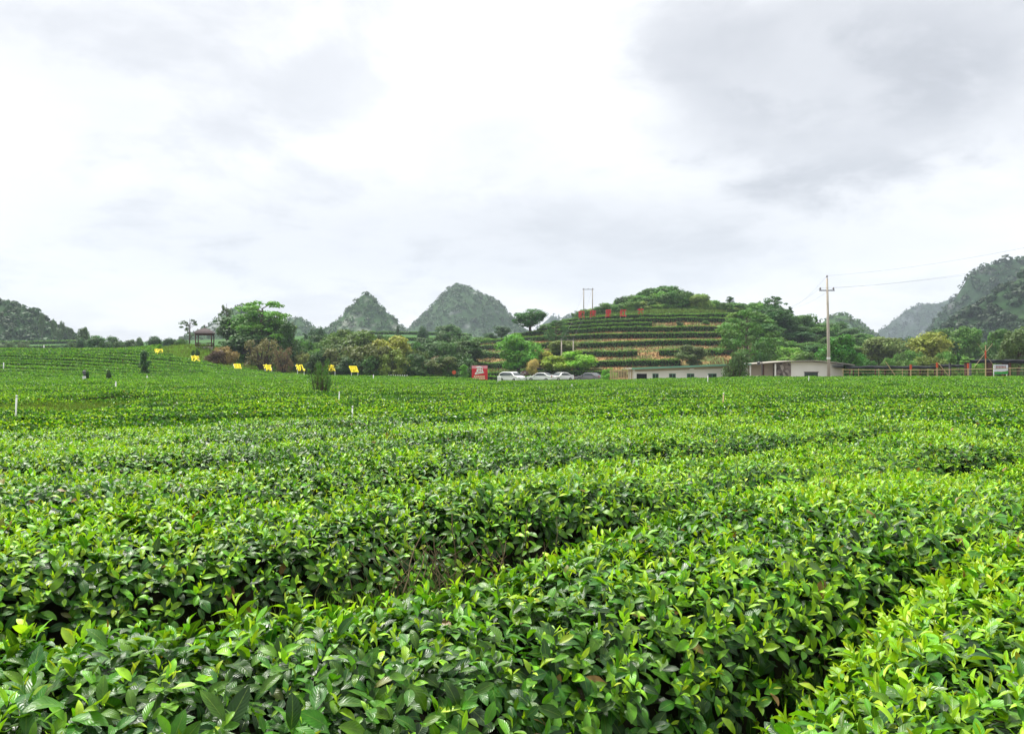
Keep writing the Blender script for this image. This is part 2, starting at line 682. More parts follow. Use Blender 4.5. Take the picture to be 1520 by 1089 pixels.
cov = np.zeros(GX.shape + (3,)) + np.array([0.055, 0.040, 0.022])
hr = hill_r(GX, GY)
nz1 = fbm(GX / 9, GY / 9, 5, 3)
nz2 = fbm(GX / 3, GY / 2, 9, 3)
dry = lerp3(np.zeros_like(cov) + np.array([0.26, 0.16, 0.066]), np.zeros_like(cov) + np.array([0.085, 0.115, 0.030]), ss((nz2 - 0.36) / 0.2))
terr = ss((77 - hr) / 2) * (1 - ss((GX - 0.279 * GY) / 2.0)) * ss((GX + 9) / 4)
cov = lerp3(cov, dry, terr)
grass = np.zeros_like(cov) + np.array([0.055, 0.13, 0.020])
cov = lerp3(cov, grass, ss((23 - hr) / 3))
cov = lerp3(cov, grass * 0.8, ss((GX - 62) / 8) * ss((GY - 140) / 20))
cov = lerp3(cov, np.zeros_like(cov) + np.array([0.040, 0.105, 0.022]), ss((GY - 155) / 20) * (1 - terr))
pav = np.exp(-(((GX + 49) / 11) ** 2 + ((GY - 132) / 9) ** 2))
cov = lerp3(cov, np.zeros_like(cov) + np.array([0.13, 0.24, 0.022]), ss(pav * 2.2))
bare = np.exp(-(((GX + 47.5) / 4) ** 2 + ((GY - 124) / 2.2) ** 2))
cov = lerp3(cov, np.zeros_like(cov) + np.array([0.38, 0.22, 0.09]), ss(bare * 1.6))
yard = ss((GX - 6) / 6) * ss((GY - 80) / 4) * (1 - ss((GY - 122) / 8))
cov = lerp3(cov, np.zeros_like(cov) + np.array([0.16, 0.15, 0.07]), yard * 0.9)
verge = ss((GX + 30) / 6) * (1 - ss((GX - 8) / 4)) * ss((GY - 104) / 3) * (1 - ss((GY - 150) / 10))
cov = lerp3(cov, np.zeros_like(cov) + np.array([0.07, 0.13, 0.025]), verge)
gm = make_mesh('ground', np.stack([GX, GY, gz], -1).reshape(-1, 3), [gf], M_COVER, True, {'cover': cov.reshape(-1, 3)})
tag(link('ground', gm), kind='structure')

# ------------------------------------------------------------------ leaves
HI = dict(t=np.array([0, .14, .34, .55, .76, .91, 1.0]), w=np.array([.07, .52, .92, 1.0, .74, .36, .03]))
MID = dict(t=np.array([0, .33, .68, 1.0]), w=np.array([.08, .95, .88, .03]))


def leaves(base, T, W, N, L, wid, curl, fold, tone, rnd, tmpl):
    """vectorised leaves. returns V, faces, attrs"""
    n = len(base)
    if tmpl == 'kite':
        V = np.empty((n, 4, 3))
        c = curl
        tipx = np.sin(c) / np.maximum(c, 1e-3) * L
        tipz = -(1 - np.cos(c)) / np.maximum(c, 1e-3) * L
        mx = 0.45 * L
        mz = fold * wid
        V[:, 0] = base
        V[:, 2] = base + T * tipx[:, None] + N * tipz[:, None]
        V[:, 1] = base + T * mx[:, None] + W * (wid / 2)[:, None] + N * mz[:, None]
        V[:, 3] = base + T * mx[:, None] - W * (wid / 2)[:, None] + N * mz[:, None]
        o = np.arange(n)[:, None] * 4
        f = np.concatenate([o + np.array([[0, 1, 2]]), o + np.array([[0, 2, 3]])])
        return V.reshape(-1, 3), [f], {'tone': np.repeat(tone, 4), 'rnd': np.repeat(rnd, 4)}
    t, w = tmpl['t'], tmpl['w']
    k = len(t)
    c = np.maximum(curl, 1e-3)[:, None]
    lx = np.sin(c * t) / c * L[:, None]
    lz = -(1 - np.cos(c * t)) / c * L[:, None]
    hw = w[None, :] * wid[:, None] / 2
    V = np.empty((n, k, 3, 3))
    mid = base[:, None] + T[:, None] * lx[..., None] + N[:, None] * lz[..., None]
    off = W[:, None] * hw[..., None]
    up = N[:, None] * (hw * 2 * fold[:, None])[..., None]
    ph = rnd[:, None] * 60.0
    wave = (np.sin(ph + t[None] * 11) * 0.05 * wid[:, None] * (w[None] > 0.3))[..., None] * N[:, None]
    wave2 = (np.sin(ph * 1.7 + t[None] * 12.5) * 0.05 * wid[:, None] * (w[None] > 0.3))[..., None] * N[:, None]
    tw = ((rnd[:, None] * 7.3 % 1.0 - 0.5) * 0.7 * t[None])[..., None] * N[:, None] * hw[..., None]
    V[:, :, 0] = mid - off + up + wave - tw
    V[:, :, 1] = mid
    V[:, :, 2] = mid + off + up + wave2 + tw
    q = []
    for i in range(k - 1):
        for j in range(2):
            a = i * 3 + j
            q.append((a, a + 1, a + 4, a + 3))
    q = np.array(q)
    f = (np.arange(n)[:, None, None] * (k * 3) + q[None]).reshape(-1, 4)
    at = {'tone': np.repeat(tone, k * 3), 'rnd': np.repeat(rnd, k * 3),
          'across': np.tile(np.array([-1, 0, 1.0]), n * k), 'along': np.tile(np.repeat(t, 3), n)}
    return V.reshape(-1, 3), [f], at


def frame(A, az, el):
    """leaf frame about shoot axis A (n,3)"""
    ref = np.where(np.abs(A[:, 2:3]) > 0.9, np.array([[1.0, 0, 0]]), np.array([[0, 0, 1.0]]))
    e1 = norm(np.cross(ref, A))
    e2 = np.cross(A, e1)
    Hd = e1 * np.cos(az)[:, None] + e2 * np.sin(az)[:, None]
    T = Hd * np.cos(el)[:, None] + A * np.sin(el)[:, None]
    N = -Hd * np.sin(el)[:, None] + A * np.cos(el)[:, None]
    return T, np.cross(N, T), N

def field_end(x):
    return np.interp(x, [-130, -64, -55, -46, -38, -22, 0, 7, 13, 60], [150, 148, 123.5, 119, 115, 114, 106.5, 104, 78, 76])


def wob(x, y):
    return 0.16 * (vn(x / 1.7, y / 6.0, 21) - 0.5) * 2 + 0.10 * (vn(x / 0.55, y / 4.0, 22) - 0.5)


def row_coord(x, y):
    s = y - g(x) + wob(x, y) * np.where(np.hypot(x, y) > 30, 1.6, 1.0)
    k = np.searchsorted(gaps, s) - 1
    kk = np.clip(k, 0, len(gaps) - 2)
    a = gaps[kk]
    b = gaps[kk + 1]
    e = np.minimum(s - a, b - s)
    cosA = 1 / np.sqrt(1 + gp(x) ** 2)
    sgn = np.where((s - a) > (b - s), 1.0, -1.0)
    return k, e * cosA, sgn


def gap_half(x, y, d):
    """half width of the bare strip between two rows, negative where they have grown together"""
    w = 0.14 + 0.36 * (vn(x / 1.9, y / 1.9, 31) - 0.45) + 0.42 * np.exp(-((x + 1.3) / 1.0) ** 2 - ((y - 2.55) / 0.9) ** 2)
    w = w + 0.22 * np.exp(-((x + 1.1) / 1.0) ** 2 - ((y - 5.0) / 0.9) ** 2) + 0.2 * np.exp(-((x - 1.3) / 1.0) ** 2 - ((y - 7.3) / 0.9) ** 2)
    w = w - 0.24 * np.exp(-((x - 2.2) / 1.0) ** 2 - ((y - 3.4) / 1.2) ** 2)
    far = ss((d - 5) / 10)
    left = ss((-x - 6) / 10) * ss((y - 40) / 15)
    w = w * (1 - far * (1 - left)) + far * (1 - left) * (0.10 + 0.34 * (vn(x / 4.0, y / 3.0, 32) - 0.5)) + left * 0.22
    return np.minimum(w, 0.44)


def sparse_patch(x, y):
    """the thin, half-dead stretch of hedge in front of the camera"""
    return np.exp(-(((x + 0.40) / 0.36) ** 2 + ((y - 3.85) / 0.34) ** 2)) * 0.55


def weedy(x, y):
    """weedy, low stretch of the field on the left"""
    m = np.exp(-(((x + 11) / 6.0) ** 2 + ((y - 19) / 5.0) ** 2))
    return ss((m + 0.5 * (vn(x / 2, y / 2, 77) - 0.5) - 0.35) / 0.4)


def canopy(x, y, p, d):
    gh = gap_half(x, y, d)
    q = np.clip((p - gh) / 0.42, 0, 1)
    h0 = 0.90 + 0.13 * (vn(x / 1.1, y / 1.1, 41) - 0.5) + 0.10 * (vn(x / 3.5, y / 3.5, 42) - 0.5)
    h0 = h0 - 0.10 * ss((-x - 12) / 20) * ss((y - 50) / 20)
    h0 = h0 - 0.22 * np.minimum(sparse_patch(x, y), 1) - 0.35 * weedy(x, y)
    h = h0 * (0.70 + 0.30 * np.sqrt(np.clip(1 - (1 - q) ** 2, 0, 1)))
    return h, q, p - gh


CH = {}            # row -> list of (V, faces, attrs, lod)
ANG = R(38)


def in_field(x, y):
    ok = (y < field_end(x)) & (y > -0.6)
    ang = np.abs(np.arctan2(x, y + 2.9))
    return ok & (ang < ANG)


def sample_ring(r0, r1, dens):
    n = int(dens * ANG * 2 * (r1 ** 2 - r0 ** 2) / 2 * 1.12)
    r = np.sqrt(rng.uniform(r0 ** 2, r1 ** 2, n))
    a = rng.uniform(-1.06, 1.06, n) * ANG
    x = r * np.sin(a)
    y = r * np.cos(a)
    if r0 < 0.5:
        x2 = rng.uniform(-2.2, 2.2, int(dens * 4.4 * 2.0))
        y2 = rng.uniform(-0.4, 1.6, len(x2))
        keep = np.abs(np.arctan2(x2, y2)) > ANG * 1.06
        x = np.concatenate([x, x2[keep]])
        y = np.concatenate([y, y2[keep]])
    return x, y


def store(k, V, faces, at, lod, n, per):
    """split a global batch of leaves by row"""
    order = np.argsort(k, kind='stable')
    ks = k[order]
    cuts = np.flatnonzero(np.diff(ks)) + 1
    groups = np.split(order, cuts)
    V = V.reshape(n, per, 3)
    fs = [f.reshape(n, -1, f.shape[1]) if f.shape[1] == 4 else np.stack(np.split(f, 2), 1) for f in faces]
    for gi in groups:
        if len(gi) == 0:
            continue
        kk = int(k[gi[0]])
        if kk < 0 or kk >= len(gaps) - 1:
            continue
        Vg = V[gi].reshape(-1, 3)
        fo = []
        for f in fs:
            rel = f[gi] - (gi * per)[:, None, None] + (np.arange(len(gi)) * per)[:, None, None]
            fo.append(rel.reshape(-1, f.shape[2]))
        ag = {q: a.reshape(n, per)[gi].ravel() for q, a in at.items()}
        CH.setdefault(kk, {}).setdefault(lod, []).append((Vg, fo, ag))


def flush(x, y):
    return np.clip(0.72 + 0.9 * (vn(x / 0.9, y / 0.9, 51) - 0.5) + 0.6 * (vn(x / 4, y / 4, 52) - 0.5), 0.08, 0.95)


def surf_points(x, y, d):
    k, p, sgn = row_coord(x, y)
    h, q, clear = canopy(x, y, p, d)
    low = (clear <= -0.02) & (d < 14) & (rng.uniform(size=len(x)) < 0.6) & ~((x < -0.6) & (y < 3.2))   # low growth in the furrows
    h = np.where(low, h * 0.66, h)
    ok = in_field(x, y) & ((clear > -0.02) | low) & (k >= 0)
    gg = gp(x)
    nl = np.sqrt(1 + gg ** 2)
    perp = np.stack([-gg / nl, 1 / nl, np.zeros_like(x)], -1) * sgn[:, None]
    tilt = (1 - q) * 1.1
    A = norm(np.array([0, 0, 1.0])[None] + perp * tilt[:, None])
    return k, h, ok, A, perp, q


def shoots(x, y, lod, side=False, zf=None):
    """near field: whole shoots, a spiral of leaves each"""
    d = np.hypot(x, y)
    k, h, ok, A, perp, q = surf_points(x, y, d)
    keepp = 1 - 0.8 * np.minimum(sparse_patch(x, y), 1)
    ok &= rng.uniform(size=len(x)) < keepp
    x, y, k, h, A, perp, q = [v[ok] for v in (x, y, k, h, A, perp, q)]
    n = len(x)
    z = G(x, y) + h + rng.normal(0, 0.022, n)
    A = norm(A + rng.normal(0, 0.26, (n, 3)) * np.array([1, 1, 0.5]))
    if side:
        u = rng.uniform(0.15, 0.98, n) ** 0.7
        z = G(x, y) + h * u
        A = norm(perp * 1.0 + np.array([0, 0, 0.45])[None] + rng.normal(0, 0.35, (n, 3)))
    fl = rng.uniform(size=n) < flush(x, y) * (0.35 if side else 1.0)
    az0 = rng.uniform(0, 6.283, n)
    sc = 0.85 * (0.50 + 0.72 * rng.uniform(0, 1, n) ** 0.8)
    out = []
    nleaf = 7
    for j in range(nleaf):
        # j = 0 tip bud ... 6 oldest
        m = np.ones(n, bool)
        if j == 0:
            m = fl & (rng.uniform(size=n) < 0.8)
        elif j in (1, 2):
            m = fl | (rng.uniform(size=n) < 0.55)
        elif j == 6:
            m = rng.uniform(size=n) < 0.7
        nn = m.sum()
        if nn == 0:
            continue
        L = np.array([0.030, 0.046, 0.060, 0.074, 0.082, 0.086, 0.084])[j] * sc[m] * rng.uniform(0.85, 1.15, nn)
        wr = np.array([0.22, 0.34, 0.40, 0.43, 0.45, 0.46, 0.46])[j] * rng.uniform(0.88, 1.14, nn)
        el = np.radians(np.array([80, 58, 46, 30, 16, 4, -8])[j] + rng.normal(0, 13, nn))
        off = np.array([0.028, 0.018, 0.004, -0.014, -0.034, -0.058, -0.085])[j] * sc[m]
        curl = np.abs(np.array([0.1, 0.55, 0.7, 0.75, 0.75, 0.7, 0.65])[j] + rng.normal(0, 0.42, nn))
        fold = np.clip(np.array([0.5, 0.28, 0.20, 0.15, 0.12, 0.10, 0.1])[j] + rng.normal(0, 0.05, nn), 0.0, 0.6)
        tf = np.array([0.92, 0.80, 0.62, 0.36, 0.16, 0.08, 0.03])[j]
        tn = np.array([0.3, 0.34, 0.26, 0.17, 0.10, 0.05, 0.02])[j]
        tone = np.clip(np.where(fl[m], tf, tn) + rng.normal(0, 0.10, nn), 0, 1)
        base = np.stack([x[m], y[m], z[m]], -1) + A[m] * off[:, None]
        T, W, N = frame(A[m], az0[m] + j * 2.4 + rng.normal(0, 0.25, nn), el)
        base = base + T * 0.006
        out.append((k[m], base, T, W, N, L, L * wr, curl, fold, tone, rng.uniform(size=nn)))
    cat = [np.concatenate([o[i] for o in out]) for i in range(11)]
    tm = {'hi': HI, 'mid': MID}[lod]
    V, f, at = leaves(*cat[1:], tm)
    store(cat[0], V, f, at, lod, len(cat[0]), len(tm['t']) * 3)


def single_leaves(x, y, size, lod, side=False):
    d = np.hypot(x, y)
    k, h, ok, A, perp, q = surf_points(x, y, d)
    x, y, k, h, A, perp, q, d, size = [v[ok] for v in (x, y, k, h, A, perp, q, d, size)]
    n = len(x)
    dep = rng.uniform(0, 1, n)
    z = G(x, y) + h - dep ** 1.5 * 0.13 + (1 - dep) * 0.02
    if side:
        z = G(x, y) + h * rng.uniform(0.2, 1.0, n) ** 0.7
        A = norm(perp * 1.0 + np.array([0, 0, 0.5])[None])
    A = norm(A + rng.normal(0, 0.25, (n, 3)))
    fl = flush(x, y)
    young = (rng.uniform(size=n) < fl * (1 - 0.75 * dep) * (0.3 if side else 0.68))
    tone = np.where(young, rng.uniform(0.4, 0.95, n), rng.uniform(0.0, 0.3, n))
    calm = ss((d - 12) / 50)
    tone = tone * (1 - calm) + calm * (0.30 + (tone - 0.27) * 0.60)
    we = weedy(x, y)
    tone = tone + we * 0.15
    el = np.where(young, R(45), R(12)) + rng.normal(0, 0.3, n)
    T, W, N = frame(A, rng.uniform(0, 6.283, n), el)
    L = size * rng.uniform(0.75, 1.2, n) * np.where(young, 0.85, 1.05)
    base = np.stack([x, y, z], -1) - T * (L * 0.4)[:, None]
    V, f, at = leaves(base, T, W, N, L, L * rng.uniform(0.42, 0.58, n), np.abs(rng.normal(0.7, 0.3, n)), np.full(n, 0.15),
                      np.clip(tone, 0, 1), rng.uniform(size=n), 'kite')
    store(k, V, f, at, lod, n, 4)


def side_xy(x0, x1, n, kmin, kmax, dmin, dmax):
    """points along the flanks of the rows"""
    kk = rng.integers(kmin, kmax, n)
    x = rng.uniform(x0, x1, n)
    sg = rng.choice([-1.0, 1.0], n)
    y0 = gaps[kk] + g(x)
    ca = 1 / np.sqrt(1 + gp(x) ** 2)
    d = np.hypot(x, y0)
    gh = np.maximum(gap_half(x, y0, d), 0.02)
    y = y0 - wob(x, y0) + sg * (gh + rng.uniform(0.0, 0.12, n)) / ca
    m = (d > dmin) & (d < dmax)
    return x[m], y[m]


xs, ys = sample_ring(0.2, 5.2, 610)
shoots(xs, ys, 'hi')
# the ground just outside the picture, so that a step to the side finds leaves as well
for x1, y0, y1, dens, lod, r0, r1 in ((5.0, -0.5, 5.2, 420, 'hi', 0.0, 5.2), (9.5, 1.0, 9.5, 280, 'mid', 5.2, 12.0)):
    n = int(2 * x1 * (y1 - y0) * dens)
    xs, ys = rng.uniform(-x1, x1, n), rng.uniform(y0, y1, n)
    d = np.hypot(xs, ys)
    m = (np.abs(np.arctan2(xs, ys)) > ANG * 1.06) & (d >= r0) & (d < r1) & in_field(xs, ys) & ~((np.abs(xs) < 2.2) & (ys < 1.6))
    shoots(xs[m], ys[m], lod)
xs, ys = side_xy(-4.5, 4.5, 6500, 0, 5, 0.4, 5.2)
shoots(xs, ys, 'hi', side=True)
xs, ys = sample_ring(5.2, 12.0, 460)
shoots(xs, ys, 'mid')
xs, ys = side_xy(-9, 9, 12000, 0, 10, 5.2, 12.0)
shoots(xs, ys, 'mid', side=True)
for r0, r1, dens in ((12, 20, 1000), (20, 30, 720), (30, 45, 480), (45, 65, 330), (65, 95, 220), (95, 155, 130)):
    xs, ys = sample_ring(r0, r1, dens)
    d = np.hypot(xs, ys)
    single_leaves(xs, ys, np.maximum(0.078, 0.0021 * d), 'low')
xs, ys = side_xy(-22, 22, 60000, 0, 24, 12, 30)
single_leaves(xs, ys, np.full(len(xs), 0.09), 'low', side=True)


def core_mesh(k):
    """near-black sheet inside one row: blocks light and paints the leaf gaps as shade"""
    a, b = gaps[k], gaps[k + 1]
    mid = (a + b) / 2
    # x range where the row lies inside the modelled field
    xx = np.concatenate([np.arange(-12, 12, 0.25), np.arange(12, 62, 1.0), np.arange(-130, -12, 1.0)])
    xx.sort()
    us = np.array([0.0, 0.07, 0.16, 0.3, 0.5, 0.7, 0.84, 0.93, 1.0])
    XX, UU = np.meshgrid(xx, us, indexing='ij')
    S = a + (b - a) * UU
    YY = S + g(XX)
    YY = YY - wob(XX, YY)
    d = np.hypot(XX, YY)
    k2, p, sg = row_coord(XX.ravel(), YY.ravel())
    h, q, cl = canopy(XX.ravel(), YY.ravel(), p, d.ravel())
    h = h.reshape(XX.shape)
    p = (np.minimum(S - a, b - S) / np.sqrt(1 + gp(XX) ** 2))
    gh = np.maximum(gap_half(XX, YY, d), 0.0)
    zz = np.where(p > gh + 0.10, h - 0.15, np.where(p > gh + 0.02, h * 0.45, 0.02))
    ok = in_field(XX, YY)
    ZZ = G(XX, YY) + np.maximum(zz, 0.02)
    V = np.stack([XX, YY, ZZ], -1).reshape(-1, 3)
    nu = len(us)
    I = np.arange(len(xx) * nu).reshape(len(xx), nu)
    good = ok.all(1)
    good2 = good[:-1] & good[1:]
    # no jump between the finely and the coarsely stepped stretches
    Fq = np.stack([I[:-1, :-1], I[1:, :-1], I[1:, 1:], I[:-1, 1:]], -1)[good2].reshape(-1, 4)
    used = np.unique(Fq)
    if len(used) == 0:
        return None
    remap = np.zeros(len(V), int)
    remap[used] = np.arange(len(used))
    return make_mesh('shade_core', V[used], [remap[Fq]], M_CORE, True)


ROW_LABEL = {
    0: 'nearest tea hedge, rising from the bottom right corner with large glossy leaves',
    1: 'second nearest tea hedge, crossing the bottom centre, its dark twiggy flank facing right',
    2: 'third tea hedge from the camera, behind the thin brown half-dead stretch of twigs',
    3: 'fourth tea hedge from the camera, dark gap along its near side at left',
    4: 'fifth tea hedge from the camera, its near side a dark broken gap mid field',
    5: 'sixth tea hedge from the camera, in front of the tall white post',
    6: 'seventh tea hedge from the camera, at the foot of the tall white post',
}


def join(chunks):
    V = []
    Fs = {}
    At = {}
    o = 0
    for v, fs, at in chunks:
        V.append(v)
        for f in fs:
            Fs.setdefault(f.shape[1], []).append(f + o)
        for q, a in at.items():
            At.setdefault(q, []).append(a)
        o += len(v)
    return np.concatenate(V), [np.concatenate(f) for f in Fs.values()], {q: np.concatenate(a) for q, a in At.items()}


twig_by_row = {}


def add_twig(k, pts, r):
    twig_by_row.setdefault(k, MB()).tube(pts, [r * (1 - 0.55 * i / (len(pts) - 1)) for i in range(len(pts))], 5, False)


# visible woody stems: in the flanks of the nearest rows and in the half-dead patch
for _ in range(900):
    x = random.uniform(-3.8, 3.8)
    kk = random.randint(0, 4)
    sg = random.choice((-1, 1))
    ca = 1 / math.sqrt(1 + gp(x) ** 2)
    y = gaps[kk] + g(x) + sg * random.uniform(0.18, 0.34) / ca
    if y < 0.3 or math.hypot(x, y) > 6 or abs(math.atan2(x, y)) > 0.66:
        continue
    row = kk if sg > 0 else kk - 1
    if row < 0:
        continue
    p = Vector((x, y, float(G(x, y))))
    pts = [p]
    dirn = Vector((random.uniform(-.5, .5), random.uniform(-.5, .5), 1.0))
    n = 5
    tot = random.uniform(0.5, 0.78)
    for i in range(n):
        dirn += Vector((random.uniform(-.45, .45), random.uniform(-.45, .45), 0.1))
        p = p + dirn.normalized() * tot / n
        pts.append(p.copy())
    add_twig(row, pts, random.uniform(0.003, 0.008))
for _ in range(120):
    x = random.gauss(-0.40, 0.28)
    y = random.gauss(3.88, 0.22)
    k, p_, s_ = row_coord(np.array([x]), np.array([y]))
    p = Vector((x, y, float(G(x, y)) + random.uniform(0.45, 0.66)))
    dirn = Vector((random.uniform(-.7, .7), random.uniform(-.7, .7), 1.0))
    pts = [p]
    for i in range(4):
        dirn += Vector((random.uniform(-.6, .6), random.uniform(-.6, .6), 0.0))
        p = p + dirn.normalized() * random.uniform(0.05, 0.10)
        pts.append(p.copy())
    add_twig(int(k[0]), pts, random.uniform(0.0015, 0.004))

for k in sorted(CH):
    lods = CH[k]
    s = gaps[k]
    lab = ROW_LABEL.get(k)
    grp = 'tea hedges in the foreground'
    if lab is None:
        grp = 'tea rows of the wide field'
        lab = 'clipped tea row merging with its neighbours in the green field beyond the nearest hedges'
    root = thing('tea_hedge', lab, 'tea hedge', (0, 0, 0), 0, grp)
    near = lods.get('hi', []) + lods.get('mid', [])
    if near:
        V, fs, at = join(near)
        link('leaves', make_mesh('leaves', V, fs, M_TEA, True, at), root)
    if lods.get('low'):
        V, fs, at = join(lods['low'])
        link('distant_leaves' if near else 'leaves', make_mesh('leaves', V, fs, M_TEAF, False, at), root)
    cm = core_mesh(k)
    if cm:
        link('shade_core', cm, root)
    if k in twig_by_row:
        twig_by_row[k].build('twigs', M_TWIG, root, True)['kind'] = 'stuff'
CH.clear()

# ------------------------------------------------------------------ grass and weeds (stuff)


def blades(name, x, y, h, w, col, lean=0.35, zoff=0.0):
    n = len(x)
    z = G(x, y) + zoff
    b = np.stack([x, y, z], -1)
    az = rng.uniform(0, 6.283, n)
    wv = np.stack([np.cos(az), np.sin(az), np.zeros(n)], -1) * (w / 2)[:, None]
    tip = b + np.stack([rng.normal(0, lean, n) * h, rng.normal(0, lean, n) * h, h], -1)
    mid = (b + tip) / 2 + np.array([0, 0, 1]) * (h * 0.08)[:, None]
    V = np.stack([b - wv, b + wv, mid + wv * 0.8, tip, mid - wv * 0.8], 1).reshape(-1, 3)
    f = np.arange(n)[:, None] * 5 + np.array([[0, 1, 2, 3, 4]])
    me = make_mesh(name, V, [f], M_FOL, False, {'rnd': np.repeat(rng.uniform(size=n), 5)})
    o = link(name, me)
    o.color = tuple(col) + (1,)
    return tag(o, kind='stuff')


n = 26000
x = rng.normal(-11, 5.0, n)
y = rng.normal(19, 4.5, n)
m = (weedy(x, y) > 0.25) & (np.abs(np.arctan2(x, y)) < 0.62)
x, y = x[m], y[m]
o = blades('weeds', x, y, rng.uniform(0.35, 0.85, len(x)), rng.uniform(0.015, 0.04, len(x)), (0.13, 0.22, 0.03))
tag(o, 'light green grassy weeds between the tea rows at left, around the white post', 'weeds')
# green weeds in the open strip left of the half-dead patch
n = 2600
x = rng.uniform(-1.15, -0.25, n)
y = 4.05 + g(x) + rng.normal(0.05, 0.14, n)
o = blades('strip_weeds', x, y, rng.uniform(0.3, 0.72, n), rng.uniform(0.008, 0.02, n), (0.10, 0.19, 0.025), 0.3)
tag(o, 'thin green weeds growing in the open strip beside the half-dead tea twigs', 'weeds')
# terraces: dry grass
n = 38000
a = rng.uniform(-2.9, 0.1, n)
r = np.sqrt(rng.uniform(22 ** 2, 76 ** 2, n))
x = HC[0] + r * np.cos(a)
y = HC[1] + r * np.sin(a)
m = (x < 0.281 * y) & (x > -8)
x, y = x[m], y[m]
n = len(x)
o = blades('dry_grass', x, y, rng.uniform(0.2, 0.5, n), rng.uniform(0.08, 0.2, n), (0.195, 0.120, 0.050), 0.5)
tag(o, 'dry tan grass on the banks between the terraced hedges', 'grass')
n = 16000
a = rng.uniform(-2.9, 0.1, n)
r = np.sqrt(rng.uniform(22 ** 2, 76 ** 2, n))
x = HC[0] + r * np.cos(a)
y = HC[1] + r * np.sin(a)
m = (fbm(x / 9, y / 4, 61, 3) > 0.5) | (x > 0.281 * y)
x, y = x[m], y[m]
o = blades('green_grass', x, y, rng.uniform(0.2, 0.55, len(x)), rng.uniform(0.08, 0.2, len(x)), (0.08, 0.16, 0.03), 0.5)
tag(o, 'green grass patches on the terraced hill banks', 'grass')
n = 30000
x = rng.normal(40, 17, n)
y = rng.uniform(183, 215, n)
m = hill_r(x, y) < 20.5
x, y = x[m], y[m]
o = blades('hilltop_grass', x, y, rng.uniform(0.3, 1.0, len(x)), rng.uniform(0.08, 0.2, len(x)), (0.12, 0.21, 0.035), 0.4)
tag(o, 'tall green grass and reeds covering the top of the terraced hill', 'grass')
n = 16000
x = rng.normal(-48, 10, n)
y = rng.normal(131, 7, n)
m = (y > field_end(x) + 1) & (x < -22)
x, y = x[m], y[m]
o = blades('mound_grass', x, y, rng.uniform(0.2, 0.6, len(x)), rng.uniform(0.08, 0.2, len(x)), (0.14, 0.26, 0.025), 0.5)
tag(o, 'bright yellow green grass on the mound below the pavilion', 'grass')
n = 26000
x = rng.uniform(60, 150, n)
y = rng.uniform(150, 250, n)
o = blades('ridge_undergrowth', x, y, rng.uniform(0.6, 2.0, n), rng.uniform(0.2, 0.5, n), (0.055, 0.13, 0.022), 0.5)
tag(o, 'mid green undergrowth between the trees of the right ridge', 'undergrowth')
n = 14000
x = rng.uniform(-34, 10, n)
y = rng.uniform(111, 150, n)
m = y > field_end(x) + 1
x, y = x[m], y[m]
o = blades('verge_grass', x, y, rng.uniform(0.15, 0.5, len(x)), rng.uniform(0.06, 0.16, len(x)), (0.085, 0.19, 0.025), 0.5)
tag(o, 'short green grass along the far edge of the tea field by the parked cars', 'grass')

# ------------------------------------------------------------------ terraced hedges on the hill


def loaf_leaves(path, hw, hh, dens, size, seed):
    """leaf cards over a clipped hedge of rounded box section along a path (n,3)"""
    r = np.random.default_rng(seed)
    seg = np.linalg.norm(np.diff(path[:, :2], axis=0), axis=1)
    cum = np.concatenate([[0], seg.cumsum()])
    tot = cum[-1]
    n = int(tot * (2 * hh + 2 * hw) * dens)
    s = r.uniform(0, tot, n)
    px = np.interp(s, cum, path[:, 0])
    py = np.interp(s, cum, path[:, 1])
    i = np.clip(np.searchsorted(cum, s) - 1, 0, len(seg) - 1)
    t = norm(path[i + 1, :2] - path[i, :2])
    pr = np.stack([-t[:, 1], t[:, 0]], -1)
    per = r.uniform(0, 2 * hh + 2 * hw, n)
    h = hh * (0.9 + 0.25 * vn(s / 1.6, np.zeros(n), seed))
    off = np.where(per < hh, -hw, np.where(per < hh + 2 * hw, per - hh - hw, hw))
    zz = np.where(per < hh, per / hh, np.where(per < hh + 2 * hw, 1.0, (2 * hh + 2 * hw - per) / hh)) * h
    rr = 1 - 0.18 * np.clip((zz / h - 0.7) / 0.3, 0, 1) * (np.abs(off) > hw * 0.95)
    off = off * rr + r.normal(0, 0.05, n)
    x = px + pr[:, 0] * off
    y = py + pr[:, 1] * off
    z = np.interp(s, cum, path[:, 2]) + zz + r.normal(0, 0.04, n)
    top = (per >= hh) & (per < hh + 2 * hw)
    nrm = np.where(top[:, None], np.array([[0, 0, 1.0]]), np.stack([pr[:, 0] * np.sign(off), pr[:, 1] * np.sign(off), np.full(n, 0.3)], -1))
    A = norm(nrm + r.normal(0, 0.35, (n, 3)))
    T, W, N = frame(A, r.uniform(0, 6.28, n), r.normal(0.25, 0.3, n))
    L = size * r.uniform(0.7, 1.3, n)
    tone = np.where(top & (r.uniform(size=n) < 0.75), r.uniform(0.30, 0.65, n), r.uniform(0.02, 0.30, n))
    return leaves(np.stack([x, y, z], -1) - T * (L * .4)[:, None], T, W, N, L, L * 0.55, np.full(n, .6), np.full(n, .1), tone, r.uniform(size=n), 'kite')


